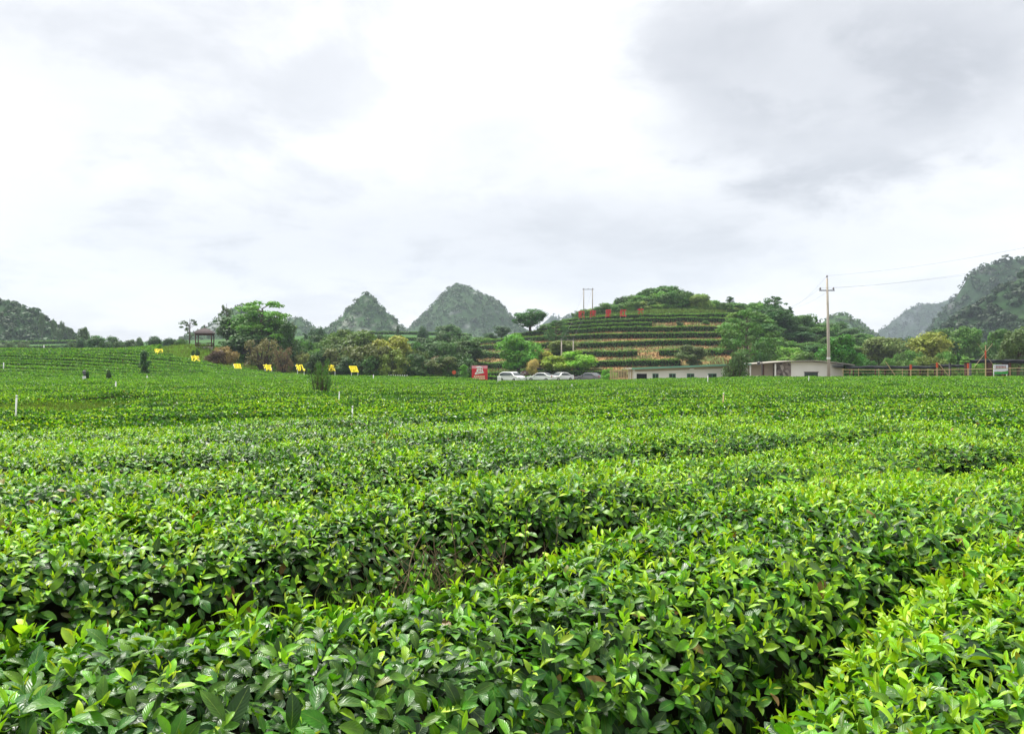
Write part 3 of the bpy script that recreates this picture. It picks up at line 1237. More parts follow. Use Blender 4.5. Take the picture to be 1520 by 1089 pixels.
def loaf_core(path, hw, hh):  # dark filler under the leaf cards, its colour painted as shade
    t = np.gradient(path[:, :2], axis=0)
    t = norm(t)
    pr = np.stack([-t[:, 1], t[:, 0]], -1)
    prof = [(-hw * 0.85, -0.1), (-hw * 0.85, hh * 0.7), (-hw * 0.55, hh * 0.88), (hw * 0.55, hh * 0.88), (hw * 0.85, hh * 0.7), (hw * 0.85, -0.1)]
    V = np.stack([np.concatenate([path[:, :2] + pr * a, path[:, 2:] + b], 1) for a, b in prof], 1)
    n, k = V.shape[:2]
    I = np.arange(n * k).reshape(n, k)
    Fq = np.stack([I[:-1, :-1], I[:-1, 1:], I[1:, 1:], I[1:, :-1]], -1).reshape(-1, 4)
    return make_mesh('shade_core', V.reshape(-1, 3), [Fq], M_CORE, True)


def hedge(path, hw, hh, label, group, dens=34, size=0.24, seed=1):
    root = thing('clipped_tea_hedge', label, 'tea hedge', tuple(path[len(path) // 2]), 0, group)
    off = np.array(root.location)
    p = path - off[None]
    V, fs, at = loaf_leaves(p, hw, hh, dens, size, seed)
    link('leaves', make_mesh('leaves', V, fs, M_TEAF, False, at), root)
    link('shade_core', loaf_core(p, hw, hh), root)
    return root


def arc_path(z, a0, a1, wav=0.6, seed=0):
    r = 76.0 - 4.0 * z
    a = np.radians(np.linspace(a0, a1, max(8, int(abs(a1 - a0) / 2.0))))
    rr = r + wav * 2.4 * (vn(a * 6, np.zeros_like(a), seed) - 0.5)
    x = HC[0] + rr * np.cos(a)
    y = HC[1] + rr * np.sin(a)
    return np.stack([x, y, G(x, y) - 0.05], -1)


def ang_of(px, r):
    """polar angle on the circle of radius r (front side) seen at photo column px"""
    aa = np.radians(np.linspace(-179, -1, 3000))
    xx = HC[0] + r * np.cos(aa)
    yy = HC[1] + r * np.sin(aa)
    return math.degrees(aa[np.argmin(np.abs(760 + xx / yy * F - px))])


TERR = [
    (0.7, [(690, 930)], 'lowest terrace hedge, curving behind the parked white cars'),
    (2.3, [(700, 1010)], 'second lowest terrace hedge, ending above the green edged roof'),
    (4.25, [(705, 946), (978, 1092)], None),
    (6.2, [(708, 1096)], 'terrace hedge half way up the hill, unbroken, behind the two short power poles'),
    (8.1, [(714, 1098)], 'terrace hedge just above the middle of the hill, crossing it unbroken'),
    (9.6, [(770, 1096)], 'long terrace hedge passing right behind the lone round bush high on the hill'),
    (10.7, [(800, 968)], 'short terrace hedge high on the hill that stops half way across'),
    (12.0, [(800, 1090)], 'second highest terrace hedge, one step below the red characters'),
    (13.1, [(815, 1085)], 'highest terrace hedge, directly below the red characters'),
]
sd_ = 100
for z, spans, lab in TERR:
    r = 76 - 4 * z
    for i, (p0, p1) in enumerate(spans):
        sd_ += 1
        l = lab or ('terrace hedge left of the bare gap low on the hill' if i == 0 else 'short terrace hedge right of the bare gap low on the hill')
        hedge(arc_path(z, ang_of(p0, r), ang_of(p1, r), seed=sd_), 0.76, 1.0, l, 'terrace hedges round the hill', seed=sd_)


def px_path(pts, d0, d1, n=24, seed=0):
    pxs = np.linspace(pts[0], pts[1], n)
    d = np.linspace(d0, d1, n)
    x = (pxs - 760) / F * d
    return np.stack([x, d, G(x, d) - 0.05], -1)


hedge(px_path((1140, 1200), 150, 152), 0.7, 1.0, 'short tea hedge among the trees right of the terraces, above the white wall', 'tea hedges right of the hill', seed=201)
hedge(px_path((1430, 1490), 120, 122), 0.7, 1.0, 'short tea hedge at far right behind the thin striped pole', 'tea hedges right of the hill', seed=202)
hedge(px_path((1425, 1490), 128, 130), 0.7, 1.0, 'farther short tea hedge at far right, one step behind the other', 'tea hedges right of the hill', seed=203)
hedge(px_path((618, 700), 126, 127), 0.7, 0.95, 'dark clipped tea hedge along the field edge left of the red billboard', 'tea hedges at the field edge', seed=204)
hedge(px_path((722, 790), 133, 130), 0.6, 0.9, 'dark clipped tea hedge just behind the white van', 'tea hedges at the field edge', seed=205)
for i, (d, p0, p1) in enumerate(((236, 540, 700), (262, 520, 690), (292, 500, 700))):
    hedge(px_path((p0, p1), d, d + 3), 1.0, 1.1, ('nearest', 'middle', 'farthest')[i] + ' of the far tea rows on the rise below the pointed peaks', 'far tea rows on the rise', dens=14, size=0.4, seed=210 + i)
for i, (d, p0, p1) in enumerate(((215, -20, 110), (235, -20, 118), (256, -20, 122), (280, -20, 112))):
    hedge(px_path((p0, p1), d, d + 3), 1.1, 1.1, ('nearest', 'second nearest', 'third nearest', 'farthest')[i] + ' of the far tea rows below the wooded hill at far left', 'far tea rows at far left', dens=12, size=0.4, seed=220 + i)

# ------------------------------------------------------------------ mountains


def cards(P, A, size, r, asp=0.8):
    """rhombic leaf cards: centres P, normals A"""
    n = len(P)
    T, W, N = frame(A, r.uniform(0, 6.283, n), r.normal(0.0, 0.25, n))
    hl = (size * r.uniform(0.6, 1.25, n) / 2)[:, None]
    hw = hl * asp
    V = np.stack([P - T * hl, P + W * hw - N * hl * 0.15, P + T * hl, P - W * hw - N * hl * 0.15], 1).reshape(-1, 3)
    o = np.arange(n)[:, None] * 4
    f = np.concatenate([o + np.array([[0, 1, 2]]), o + np.array([[0, 2, 3]])])
    return V, f


def crowns_on(P, rad, per, r, squash=0.8):
    """many small tree crowns (one mesh) at points P"""
    n = len(P)
    dirs = norm(r.normal(0, 1, (n, per, 3)) + np.array([0, -0.15, 0.45]))
    cen = P[:, None] + dirs * rad[:, None, None] * np.array([1, 1, squash]) * r.uniform(0.75, 1.05, (n, per, 1)) + np.array([0, 0, 1]) * (rad * 0.15)[:, None, None]
    A = norm(dirs + r.normal(0, 0.35, dirs.shape)).reshape(-1, 3)
    V, f = cards(cen.reshape(-1, 3), A, np.repeat(rad * 0.72, per), r)
    tint = np.repeat(r.uniform(0, 1, n), per) * 0.7 + r.uniform(0, 0.3, n * per)
    return V, f, np.repeat(tint, 4)


def mountain(name, label, pts, d, depth, spacing, rock, green, seed, kind='peak', slope=0.6, per=16, step=3.0, cover=0.8, base=0.0):
    """pts: silhouette in photo pixels, at distance d"""
    r = np.random.default_rng(seed)
    pts = np.array(pts, float)
    sx = (pts[:, 0] - 760) / F * d
    sz = CZ + (HOR - pts[:, 1]) / F * d - spacing * 0.55
    ip = np.argmax(sz)
    xp = sx[ip]

    def S(xx):
        return np.interp(xx, sx, sz)

    wl_, wr_ = xp - sx[0], sx[-1] - xp

    def H(x, y):
        nz = (fbm(x / 28 + seed, y / 28, seed, 4) - 0.5)
        if kind == 'peak':
            dy = (y - d) / depth
            dx = x - xp
            rr = np.hypot(dx, dy)
            th = np.where(rr > 1e-6, dx / np.maximum(rr, 1e-6), 0)
            wgt = (1 + th) / 2
            zz = S(xp - rr) * (1 - wgt) + S(xp + rr) * wgt
            return zz + nz * 4 * np.clip(np.abs(dy) / 12, 0, 1)
        dy = y - d
        zz = S(x) - slope * np.abs(dy)
        return zz + nz * 7 * np.clip(np.abs(dy) / 25, 0, 1)
    if kind == 'peak':
        y0, y1 = d - max(wl_, wr_) * depth, d + max(wl_, wr_) * depth
    else:
        hw = (sz.max() - base) / slope
        y0, y1 = d - hw, d + min(hw, 60)
    xs = np.arange(sx[0], sx[-1] + step, step)
    ys = np.arange(y0, y1 + step, step)
    XX, YY = np.meshgrid(xs, ys)
    ZZ = H(XX, YY)
    I = np.arange(XX.size).reshape(XX.shape)
    Fq = np.stack([I[:-1, :-1], I[:-1, 1:], I[1:, 1:], I[1:, :-1]], -1)
    vis = (ZZ > base - 4)
    keep = vis[:-1, :-1] | vis[1:, 1:] | vis[:-1, 1:] | vis[1:, :-1]
    ncol = fbm(XX / 14, ZZ / 7, seed + 5, 4)
    cv = lerp3(np.zeros(XX.shape + (3,)) + np.array(green) * 0.7, np.zeros(XX.shape + (3,)) + np.array(rock), ss((ncol - 0.61) / 0.12))
    me = make_mesh(name, np.stack([XX, YY, ZZ], -1).reshape(-1, 3), [Fq[keep].reshape(-1, 4)], M_ROCK, True, {'cover': cv.reshape(-1, 3)})
    o = link(name, me)
    tag(o, kind='structure')
    # woodland on it
    nn = int((sx[-1] - sx[0]) * (y1 - y0) / spacing ** 2 * 1.9)
    x = r.uniform(sx[0], sx[-1], nn)
    y = r.uniform(y0, y1, nn)
    z = H(x, y)
    e = 2.0
    steep = np.hypot(H(x + e, y) - z, H(x, y + e) - z) / e
    nc = fbm(x / 14, z / 7, seed + 5, 4)
    m = (z > base) & (y < d + 12) & (r.uniform(size=nn) < np.clip(0.45 + 0.35 * steep, 0, 1) * np.where((nc > 0.58) & (cover < 1), cover * 0.5, cover))
    P = np.stack([x, y, z], -1)[m]
    rad = spacing * r.uniform(0.45, 0.85, len(P)) * np.where(r.uniform(size=len(P)) < 0.1, 1.3, 1.0)
    rad = rad * np.clip(1.35 - 0.45 * steep[m], 0.4, 1.0)
    V, f, t = crowns_on(P, rad, per, r)
    w = link('hillside_wood', make_mesh('hillside_wood', V, [f], M_FOL, False, {'rnd': t}))
    w.color = tuple(q * 1.05 for q in green) + (1,)
    tag(w, label, 'woodland', kind='stuff')
    return o


DG = (0.030, 0.075, 0.022)
mountain('karst_peak', 'low trees and scrub covering the tall pointed peak in the centre',
         [(560, 520), (590, 505), (607, 488), (622, 472), (640, 453), (655, 437), (668, 425), (680, 420), (694, 424), (710, 431), (730, 440), (746, 453), (760, 468), (772, 484), (800, 500), (830, 520)],
         820, 1.0, 3.5, (0.15, 0.17, 0.15), (0.048, 0.105, 0.036), 31, per=14, base=4)
mountain('karst_peak', 'low trees and scrub covering the smaller pointed peak left of the centre peak',
         [(440, 520), (470, 500), (486, 488), (505, 471), (521, 454), (534, 438), (543, 431), (554, 439), (567, 453), (582, 469), (597, 482), (608, 494), (640, 520)],
         640, 1.0, 3.2, (0.17, 0.19, 0.15), (0.046, 0.112, 0.030), 32, per=16, base=4)
mountain('karst_peak', 'scrub covering the small rounded hill left of the two pointed peaks',
         [(380, 520), (405, 492), (420, 480), (432, 471), (447, 470), (456, 477), (470, 488), (500, 500), (520, 520)],
         700, 1.0, 3.4, (0.17, 0.19, 0.17), (0.052, 0.12, 0.034), 33, per=14, base=4)
mountain('karst_peak', 'scrub covering the hill that rises behind the pavilion and the big tree',
         [(250, 520), (290, 496), (312, 482), (330, 470), (344, 456), (362, 450), (380, 455), (398, 468), (420, 490), (450, 520)],
         560, 1.0, 3.0, (0.19, 0.21, 0.20), (0.052, 0.12, 0.034), 34, per=16, base=4)
mountain('karst_peak', 'woods on the low far peak just left of the terraced hill',
         [(790, 492), (808, 474), (820, 464), (834, 472), (850, 485), (870, 500)], 1450, 1.0, 9, (0.15, 0.18, 0.18), (0.04, 0.08, 0.035), 35, per=8, step=6, base=10)
mountain('karst_peak', 'woods on the farther peak half hidden by the left shoulder of the terraced hill',
         [(815, 492), (832, 474), (848, 463), (862, 462), (885, 472), (920, 500)], 1150, 1.0, 7, (0.15, 0.18, 0.16), (0.04, 0.085, 0.03), 36, per=8, step=5, base=8)
mountain('karst_peak', 'woods on the rounded peak behind the tall power pole',
         [(1170, 520), (1205, 492), (1225, 472), (1240, 463), (1256, 464), (1272, 474), (1290, 492), (1310, 510), (1330, 525)],
         620, 1.0, 3.6, (0.13, 0.19, 0.14), (0.058, 0.13, 0.032), 37, per=14, base=4)
mountain('far_mountain', 'woods on the blue far mountain in the gap at right',
         [(1255, 520), (1285, 502), (1305, 489), (1322, 477), (1345, 458), (1362, 450), (1380, 448), (1395, 447), (1412, 440), (1440, 425), (1500, 410), (1580, 420)],
         1300, 1.0, 5, (0.10, 0.12, 0.12), (0.035, 0.07, 0.03), 38, kind='ridge', slope=0.8, per=8, step=8, base=8, cover=1.0)
mountain('cliff_mountain', 'woods on the high cliff edged mountain at right',
         [(1355, 520), (1375, 490), (1395, 462), (1415, 441), (1432, 424), (1438, 405), (1452, 394), (1475, 386), (1500, 379), (1520, 377), (1580, 372), (1660, 380), (1760, 400)],
         620, 1.0, 4.2, (0.13, 0.13, 0.14), (0.026, 0.066, 0.024), 39, kind='ridge', slope=0.75, per=16, step=4, base=4, cover=1.0)
mountain('wooded_hill', 'dense dark wood on the near slope at far right',
         [(1330, 530), (1368, 500), (1395, 484), (1420, 466), (1450, 447), (1480, 428), (1520, 402), (1570, 385), (1650, 370), (1740, 390)],
         360, 1.0, 3.6, (0.028, 0.06, 0.018), (0.022, 0.060, 0.018), 40, kind='ridge', slope=0.5, per=34, step=3, base=3, cover=1.0)
mountain('wooded_hill', 'dark wood on the hill at the far left edge',
         [(-160, 440), (-80, 425), (-30, 432), (0, 440), (22, 446), (45, 456), (70, 470), (92, 482), (112, 494), (140, 510), (165, 525)],
         350, 1.0, 2.6, (0.10, 0.13, 0.05), (0.038, 0.092, 0.028), 41, kind='ridge', slope=0.55, per=30, step=3, base=7, cover=0.9)

# ------------------------------------------------------------------ trees


def tree_meshes(kind, seed):
    """crown and trunk of one tree, about 6 m tall, foot at the origin"""
    r = np.random.default_rng(seed)
    tb = MB()
    C, A, S = [], [], []

    def blob(c, rad, n, size, squash=0.8, up=0.3):
        dd = norm(r.normal(0, 1, (n, 3)) + np.array([0, 0, up]))
        C.append(np.array(c) + dd * rad * np.array([1, 1, squash]) * r.uniform(0.55, 1.08, (n, 1)))
        A.append(norm(dd * 0.8 + np.array([0, 0, 0.35]) + r.normal(0, 0.4, (n, 3))))
        S.append(np.full(n, size))

    def limb(p0, p1, r0, r1):
        p0, p1 = Vector(p0), Vector(p1)
        m = (p0 + p1) / 2 + Vector((r.normal(0, .12), r.normal(0, .12), 0.12))
        tb.tube([p0, m, p1], [r0, (r0 + r1) / 2, r1], 6)

    if kind in ('broad', 'round'):
        cz, rx, rz = (3.6, 2.0, 1.9) if kind == 'broad' else (3.1, 2.2, 2.75)
        trunk_top = Vector((r.normal(0, .15), r.normal(0, .15), 3.4))
        tb.tube([(0, 0, -0.6), (0.03, 0, 0.9), trunk_top], [0.24, 0.17, 0.09], 8)
        for i in range(24 if kind == 'broad' else 36):
            d = norm(r.normal(0, 1, 3))
            c = np.array([0, 0, cz]) + d * np.array([rx, rx, rz]) * r.uniform(0.45, 0.80) * np.array([1, 1, 1])
            blob(c, r.uniform(0.55, 1.05), 210, 0.26)
            if i % 3 == 0:
                limb((0, 0, r.uniform(1.0, 3.0)), c, 0.08, 0.03)
    elif kind == 'layered':
        tb.tube([(0, 0, -0.6), (0.1, 0, 1.5), (0.0, 0.1, 3.4), (0.15, 0, 5.3)], [0.22, 0.17, 0.12, 0.04], 8)
        for i in range(62):
            h = 1.3 + 4.6 * (i + r.uniform(0, 1)) / 62
            reach = 2.6 * math.sqrt(max(0.06, 1 - ((h - 2.9) / 3.2) ** 2)) * math.sqrt(r.uniform(0.08, 1))
            a = r.uniform(0, 6.28)
            c = (reach * math.cos(a), reach * math.sin(a), h + r.normal(0, 0.12))
            blob(c, r.uniform(0.35, 0.72), 80, 0.21, squash=0.42, up=0.4)
            if i % 3 == 0:
                limb((0, 0, max(0.8, h - 0.6)), c, 0.05, 0.02)
    elif kind == 'umbrella':
        tb.tube([(0, 0, -0.6), (0.1, 0, 1.4), (0, 0, 2.8)], [0.22, 0.17, 0.12], 8)
        for i in range(46):
            a = r.uniform(0, 6.28)
            rr = 2.6 * math.sqrt(r.uniform(0, 1))
            c = (rr * math.cos(a), rr * math.sin(a), 4.4 - 0.30 * rr ** 2 + r.uniform(-1.2, 0.8))
            blob(c, r.uniform(0.4, 0.75), 110, 0.22, squash=0.65)
            if i % 3 == 0:
                limb((0, 0, 2.2), c, 0.07, 0.02)
    elif kind == 'conifer':
        tb.tube([(0, 0, -0.6), (0, 0, 3), (0.05, 0, 5.9)], [0.18, 0.11, 0.03], 8)
        for i in range(46):
            h = 0.8 + 5.1 * (i / 46)
            reach = 1.35 * (1 - (h - 0.6) / 5.7) ** 0.8 * r.uniform(0.45, 1.0)
            a = r.uniform(0, 6.28)
            blob((reach * math.cos(a), reach * math.sin(a), h), 0.42 * (1.15 - h / 8), 85, 0.2, squash=0.5, up=0.2)
    elif kind == 'sparse':
        tb.tube([(0, 0, -0.6), (0.1, 0, 2), (0.0, 0.1, 4.2), (0.1, 0, 5.6)], [0.14, 0.11, 0.07, 0.03], 7)
        for i in range(15):
            h = r.uniform(1.8, 5.8)
            reach = r.uniform(0.2, 2.0) * (1.15 - h / 9)
            a = r.uniform(0, 6.28)
            c = (reach * math.cos(a), reach * math.sin(a), h + 0.2)
            blob(c, r.uniform(0.25, 0.5), 62, 0.22, squash=0.6)
            limb((0, 0, h - 0.5), c, 0.04, 0.015)
    elif kind == 'column':
        tb.tube([(0, 0, -0.6), (0, 0, 3), (0.05, 0, 5.4)], [0.14, 0.10, 0.03], 7)
        for i in range(52):
            h = 0.45 + 5.1 * (i + r.uniform(0, 1)) / 52
            a = r.uniform(0, 6.28)
            w = 0.85 * math.sqrt(max(0.08, 1 - ((h - 2.5) / 3.4) ** 2)) * r.uniform(0.2, 1)
            blob((w * math.cos(a), w * math.sin(a), h), r.uniform(0.28, 0.48), 66, 0.2, squash=1.0, up=0.2)
    elif kind == 'bush':            # about 3 m tall and 3.6 m wide, leaves to the ground
        for i in range(7):
            a = i * 0.9
            limb((0, 0, -0.3), (1.1 * math.cos(a), 1.1 * math.sin(a), 1.5), 0.06, 0.02)
        for i in range(22):
            a = r.uniform(0, 6.28)
            rr = 1.4 * math.sqrt(r.uniform(0, 1))
            h = r.uniform(0.35, 2.35) * (1 - 0.18 * rr)
            blob((rr * math.cos(a), rr * math.sin(a), h), r.uniform(0.4, 0.7), 170, 0.22)
    elif kind == 'twiggy':          # thin, half bare shrub
        for i in range(70):
            a = r.uniform(0, 6.28)
            rr = 1.5 * math.sqrt(r.uniform(0, 1))
            limb((0.1 * math.cos(a), 0.1 * math.sin(a), 0), (rr * math.cos(a), rr * math.sin(a), r.uniform(1.3, 2.9)), 0.035, 0.012)
        for i in range(46):
            a = r.uniform(0, 6.28)
            rr = 1.5 * math.sqrt(r.uniform(0, 1))
            blob((rr * math.cos(a), rr * math.sin(a), r.uniform(0.5, 2.8)), r.uniform(0.3, 0.5), 42, 0.17)
    C_, A_, S_ = np.concatenate(C), np.concatenate(A), np.concatenate(S)
    V, f = cards(C_, A_, S_, r, 0.75)
    # whole sprays differ a little from each other, and so do leaves
    clump = vn(C_[:, 0] * 1.3 + 40, C_[:, 2] * 1.3 + C_[:, 1] * 0.9 + 40, seed)
    t = np.clip(clump * 0.6 + r.uniform(0, 0.4, len(C_)), 0, 1)
    cm = make_mesh('crown', V, [f], M_FOL, False, {'rnd': np.repeat(t, 4)})
    tm = bpy.data.meshes.new('trunk')
    tm.from_pydata(tb.v, [], tb.f)
    tm.update()
    tm.materials.append(M_BARK)
    return cm, tm


H0 = {'broad': (6.0, 5.0), 'round': (6.0, 5.6), 'layered': (6.0, 5.6), 'umbrella': (5.6, 6.0), 'conifer': (6.2, 2.9), 'sparse': (6.1, 3.6),
      'column': (6.0, 2.2), 'bush': (2.9, 3.9), 'twiggy': (3.1, 3.8)}
NVAR = {'broad': 4, 'round': 3, 'layered': 2, 'umbrella': 1, 'conifer': 3, 'sparse': 2, 'column': 1, 'bush': 4, 'twiggy': 2}
TM = {}
SIZE = {}
TNAME = {'broad': 'broadleaf_tree', 'round': 'broadleaf_tree', 'layered': 'layered_tree', 'umbrella': 'spreading_tree', 'conifer': 'conifer',
         'sparse': 'thin_tree', 'column': 'slender_tree', 'bush': 'bush', 'twiggy': 'shrub'}
tree_count = 0


def plant(kind, x, y, height, width, col, label, group=None, lean=0.0, zbase=None):
    global tree_count
    tree_count += 1
    v = tree_count % NVAR[kind]
    if (kind, v) not in TM:
        TM[(kind, v)] = tree_meshes(kind, 500 + 13 * v + 97 * list(H0).index(kind))
    cm, tm = TM[(kind, v)]
    if (kind, v) not in SIZE:
        q = np.empty(len(cm.vertices) * 3, np.float32)
        cm.vertices.foreach_get('co', q)
        q = q.reshape(-1, 3)
        SIZE[(kind, v)] = (np.percentile(q[:, 2], 99.5), (np.ptp(np.percentile(q[:, 0], (1.5, 98.5))) + np.ptp(np.percentile(q[:, 1], (1.5, 98.5)))) / 2)
    h0, w0 = (float(e) for e in SIZE[(kind, v)])
    z = float(G(x, y)) if zbase is None else zbase
    root = thing(TNAME[kind], label, 'bush' if kind in ('bush', 'twiggy') else 'tree', (x, y, z - 0.05), random.uniform(0, 6.28), group)
    root.scale = (width / w0, width / w0, height / h0)
    c = link('crown', cm, root)
    c.color = tuple(min(0.8, q * e) for q, e in zip(col, (1.85, 1.98, 1.5))) + (1,)
    link('stems' if kind in ('bush', 'twiggy') else 'trunk', tm, root)
    return root


def T(kind, px, ytop, d, wpx, col, label, group=None):
    """a tree whose top stands at photo (px, ytop), at distance d, wpx pixels wide, rooted on the ground"""
    x = X(px, d)
    zt = Z(ytop, d)
    zb = float(G(x, d))
    h = max(0.8, zt - zb)
    return plant(kind, x, d, h, wpx / F * d, col, label, group)


DEEP = (0.022, 0.062, 0.014)
MIDG = (0.042, 0.110, 0.020)
BRT = (0.058, 0.175, 0.018)
YG = (0.130, 0.230, 0.018)
OLV = (0.075, 0.105, 0.020)
GOLD = (0.26, 0.22, 0.05)
BRN = (0.105, 0.100, 0.042)
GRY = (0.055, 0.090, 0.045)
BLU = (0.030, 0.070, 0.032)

# around the pavilion
T('sparse', 281, 474, 142, 24, GRY, 'thin bare-branched tree against the sky just left of the pavilion')
T('layered', 388, 447, 138, 84, (0.060, 0.165, 0.022), 'tall pale green tree with layered branches, right of the pavilion')
T('broad', 345, 470, 146, 48, DEEP, 'dark leafy tree between the pavilion and the tall layered tree')
T('broad', 362, 497, 135, 60, DEEP, 'low dark tree under the left side of the tall layered tree')
T('sparse', 337, 453, 150, 22, GRY, 'thin grey tree with tufts against the sky behind the pavilion roof')
T('twiggy', 389, 503, 126, 48, BRN, 'round brownish twiggy shrub in front of the tall layered tree')
T('twiggy', 421, 515, 124, 26, (0.105, 0.075, 0.040), 'small reddish brown shrub right of the round brownish shrub')
T('column', 425, 478, 134, 22, DEEP, 'narrow very dark tree right of the tall layered tree')
T('column', 435, 480, 138, 12, GRY, 'slender grey trunked tree beside the narrow very dark tree')
T('bush', 335, 514, 126, 30, (0.17, 0.13, 0.05), 'brown and yellow bush below the right side of the pavilion')
T('bush', 318, 520, 124, 26, (0.062, 0.040, 0.026), 'dark reddish bush between the two upper yellow characters')
T('bush', 290, 518, 122, 10, DEEP, 'small dark bush on the bright grass below the pavilion')
T('bush', 268, 503, 148, 18, MIDG, 'small green bush left of the pavilion behind the slope')
T('round', 380, 466, 140, 66, (0.045, 0.125, 0.022), 'full leafy crown filling in behind the tall layered tree right of the pavilion')
T('round', 405, 474, 142, 40, (0.050, 0.135, 0.022), 'rounded green tree at the right flank of the tall layered tree')
# behind them
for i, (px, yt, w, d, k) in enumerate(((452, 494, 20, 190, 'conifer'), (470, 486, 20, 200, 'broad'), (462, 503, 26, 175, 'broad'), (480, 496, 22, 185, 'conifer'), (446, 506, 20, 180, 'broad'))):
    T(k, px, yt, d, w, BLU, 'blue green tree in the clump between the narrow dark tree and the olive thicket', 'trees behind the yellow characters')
for i, (px, yt, w, d, k, c) in enumerate(((440, 520, 26, 140, 'twiggy', OLV), (455, 525, 30, 135, 'bush', (0.10, 0.12, 0.03)), (470, 518, 28, 142, 'bush', (0.06, 0.13, 0.02)), (418, 530, 24, 130, 'bush', (0.07, 0.16, 0.02)))):
    T(k, px, yt, d, w, c, 'low scrub bush behind the row of yellow characters', 'scrub behind the yellow characters')
# the thicket right of the yellow characters
T('round', 508, 490, 160, 58, (0.050, 0.095, 0.016), 'round olive tree at the left end of the wide thicket')
T('round', 540, 493, 152, 64, (0.048, 0.090, 0.015), 'broad dark olive tree in the middle of the wide thicket')
T('round', 582, 499, 140, 52, (0.150, 0.170, 0.020), 'olive tree with a yellow flowering top at the right end of the thicket')
T('bush', 510, 515, 132, 60, (0.060, 0.075, 0.024), 'wide brown green bush behind the yellow character 茶')
T('bush', 552, 512, 130, 66, (0.062, 0.085, 0.020), 'wide dull green bush right of the yellow character 园')
T('bush', 588, 518, 128, 50, (0.080, 0.115, 0.018), 'rounded olive bush beneath the yellow topped tree')
T('round', 622, 502, 165, 46, DEEP, 'dark round tree just right of the yellow topped tree')
T('round', 655, 508, 160, 50, (0.026, 0.070, 0.014), 'dark round tree below the lone tree on the rise')
T('round', 692, 506, 156, 52, (0.032, 0.078, 0.016), 'dark spreading tree behind the red billboard')
T('bush', 640, 530, 140, 40, (0.09, 0.075, 0.04), 'low brownish bush between the thicket and the orange sign')
T('bush', 612, 534, 134, 30, (0.10, 0.08, 0.04), 'low brown scrub at the right foot of the thicket')
T('broad', 664, 482, 215, 36, (0.035, 0.085, 0.025), 'lone round tree standing on the rise below the centre peak')
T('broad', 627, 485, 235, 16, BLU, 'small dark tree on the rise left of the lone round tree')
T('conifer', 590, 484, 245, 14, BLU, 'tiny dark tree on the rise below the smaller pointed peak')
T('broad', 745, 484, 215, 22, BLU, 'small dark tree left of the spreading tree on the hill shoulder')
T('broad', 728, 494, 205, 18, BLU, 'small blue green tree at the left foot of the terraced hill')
T('bush', 715, 500, 200, 28, (0.06, 0.14, 0.03), 'pale green bush at the upper left end of the terraces')
T('bush', 700, 498, 225, 30, (0.04, 0.10, 0.03), 'green bush on the rise left of the terraces')
T('column', 688, 541, 118, 13, BRT, 'small bright green conical shrub beside the red billboard')
rr_ = random.Random(11)
for i in range(46):
    px_ = 470 + 218 * (i + rr_.random()) / 46
    d_ = rr_.choice((128, 140, 152, 166, 178))
    yt_ = {128: 529, 140: 519, 152: 511, 166: 504, 178: 498}[d_] + rr_.uniform(-4, 5)
    T(rr_.choice(('bush', 'bush', 'round')), px_, yt_, d_, rr_.uniform(26, 44), rr_.choice((DEEP, (0.030, 0.075, 0.016), (0.045, 0.085, 0.016), (0.06, 0.085, 0.022), (0.03, 0.085, 0.018))),
      'dark leafy bush filling the thicket between the yellow characters and the red billboard', 'bushes of the thicket')
for i in range(16):
    px_ = 325 + 150 * (i + rr_.random()) / 16
    d_ = rr_.choice((132, 144, 156))
    T('bush', px_, {132: 522, 144: 511, 156: 502}[d_] + rr_.uniform(-4, 5), d_, rr_.uniform(24, 40), rr_.choice((DEEP, (0.035, 0.09, 0.02), (0.05, 0.12, 0.02))),
      'dark leafy bush at the foot of the trees right of the pavilion', 'bushes right of the pavilion')
# on and before the terraces
T('broad', 787, 459, 186, 44, (0.022, 0.085, 0.018), 'rounded spreading tree on the left shoulder of the terraced hill')
T('layered', 826, 475, 160, 34, (0.032, 0.085, 0.026), 'tall loose tree in front of the terraces behind the two short poles')
T('broad', 838, 505, 150, 40, OLV, 'dull olive tree behind the two short poles')
T('round', 769, 496, 141, 52, BRT, 'tall bright green tree in front of the terraces, behind the white van')
T('round', 800, 521, 142, 38, (0.19, 0.185, 0.030), 'small tree with pale yellow blossom behind the parked cars')
T('round', 828, 528, 138, 46, (0.14, 0.21, 0.016), 'yellow green rounded tree behind the two white saloon cars')
T('round', 857, 521, 138, 48, (0.105, 0.235, 0.014), 'bright lime green rounded tree behind the grey car')
T('broad', 791, 533, 136, 16, (0.30, 0.25, 0.09), 'small cream yellow blossoming tree left of the yellow green trees')
T('umbrella', 903, 546, 104, 24, (0.07, 0.21, 0.02), 'small bright green papaya-like tree left of the slatted fence')
T('bush', 886, 545, 137, 16, (0.16, 0.14, 0.08), 'low dry bush behind the grey car')
T('bush', 744, 554, 131, 8, (0.16, 0.2, 0.04), 'tiny pale shrub left of the white van')
T('round', 1027, 512, 137, 36, (0.055, 0.085, 0.028), 'lone round bush-like tree low on the terraced hill')
T('bush', 1009, 477, 172, 11, DEEP, 'small round bush on the high terrace hedge')
T('bush', 1047, 476, 175, 10, MIDG, 'small green bush on the high terrace at right')
T('layered', 1107, 461, 128, 78, (0.040, 0.110, 0.020), 'big layered green tree at the right end of the terraces')
T('broad', 1088, 480, 140, 40, (0.055, 0.14, 0.022), 'paler tree beside the big layered tree at its left')
T('broad', 1135, 500, 132, 34, MIDG, 'green tree at the right side of the big layered tree')
T('bush', 1091, 522, 91, 34, (0.045, 0.085, 0.030), 'grey green tree standing right in front of the long building')
T('bush', 1131, 522, 112, 20, DEEP, 'dark bush above the porch of the building')
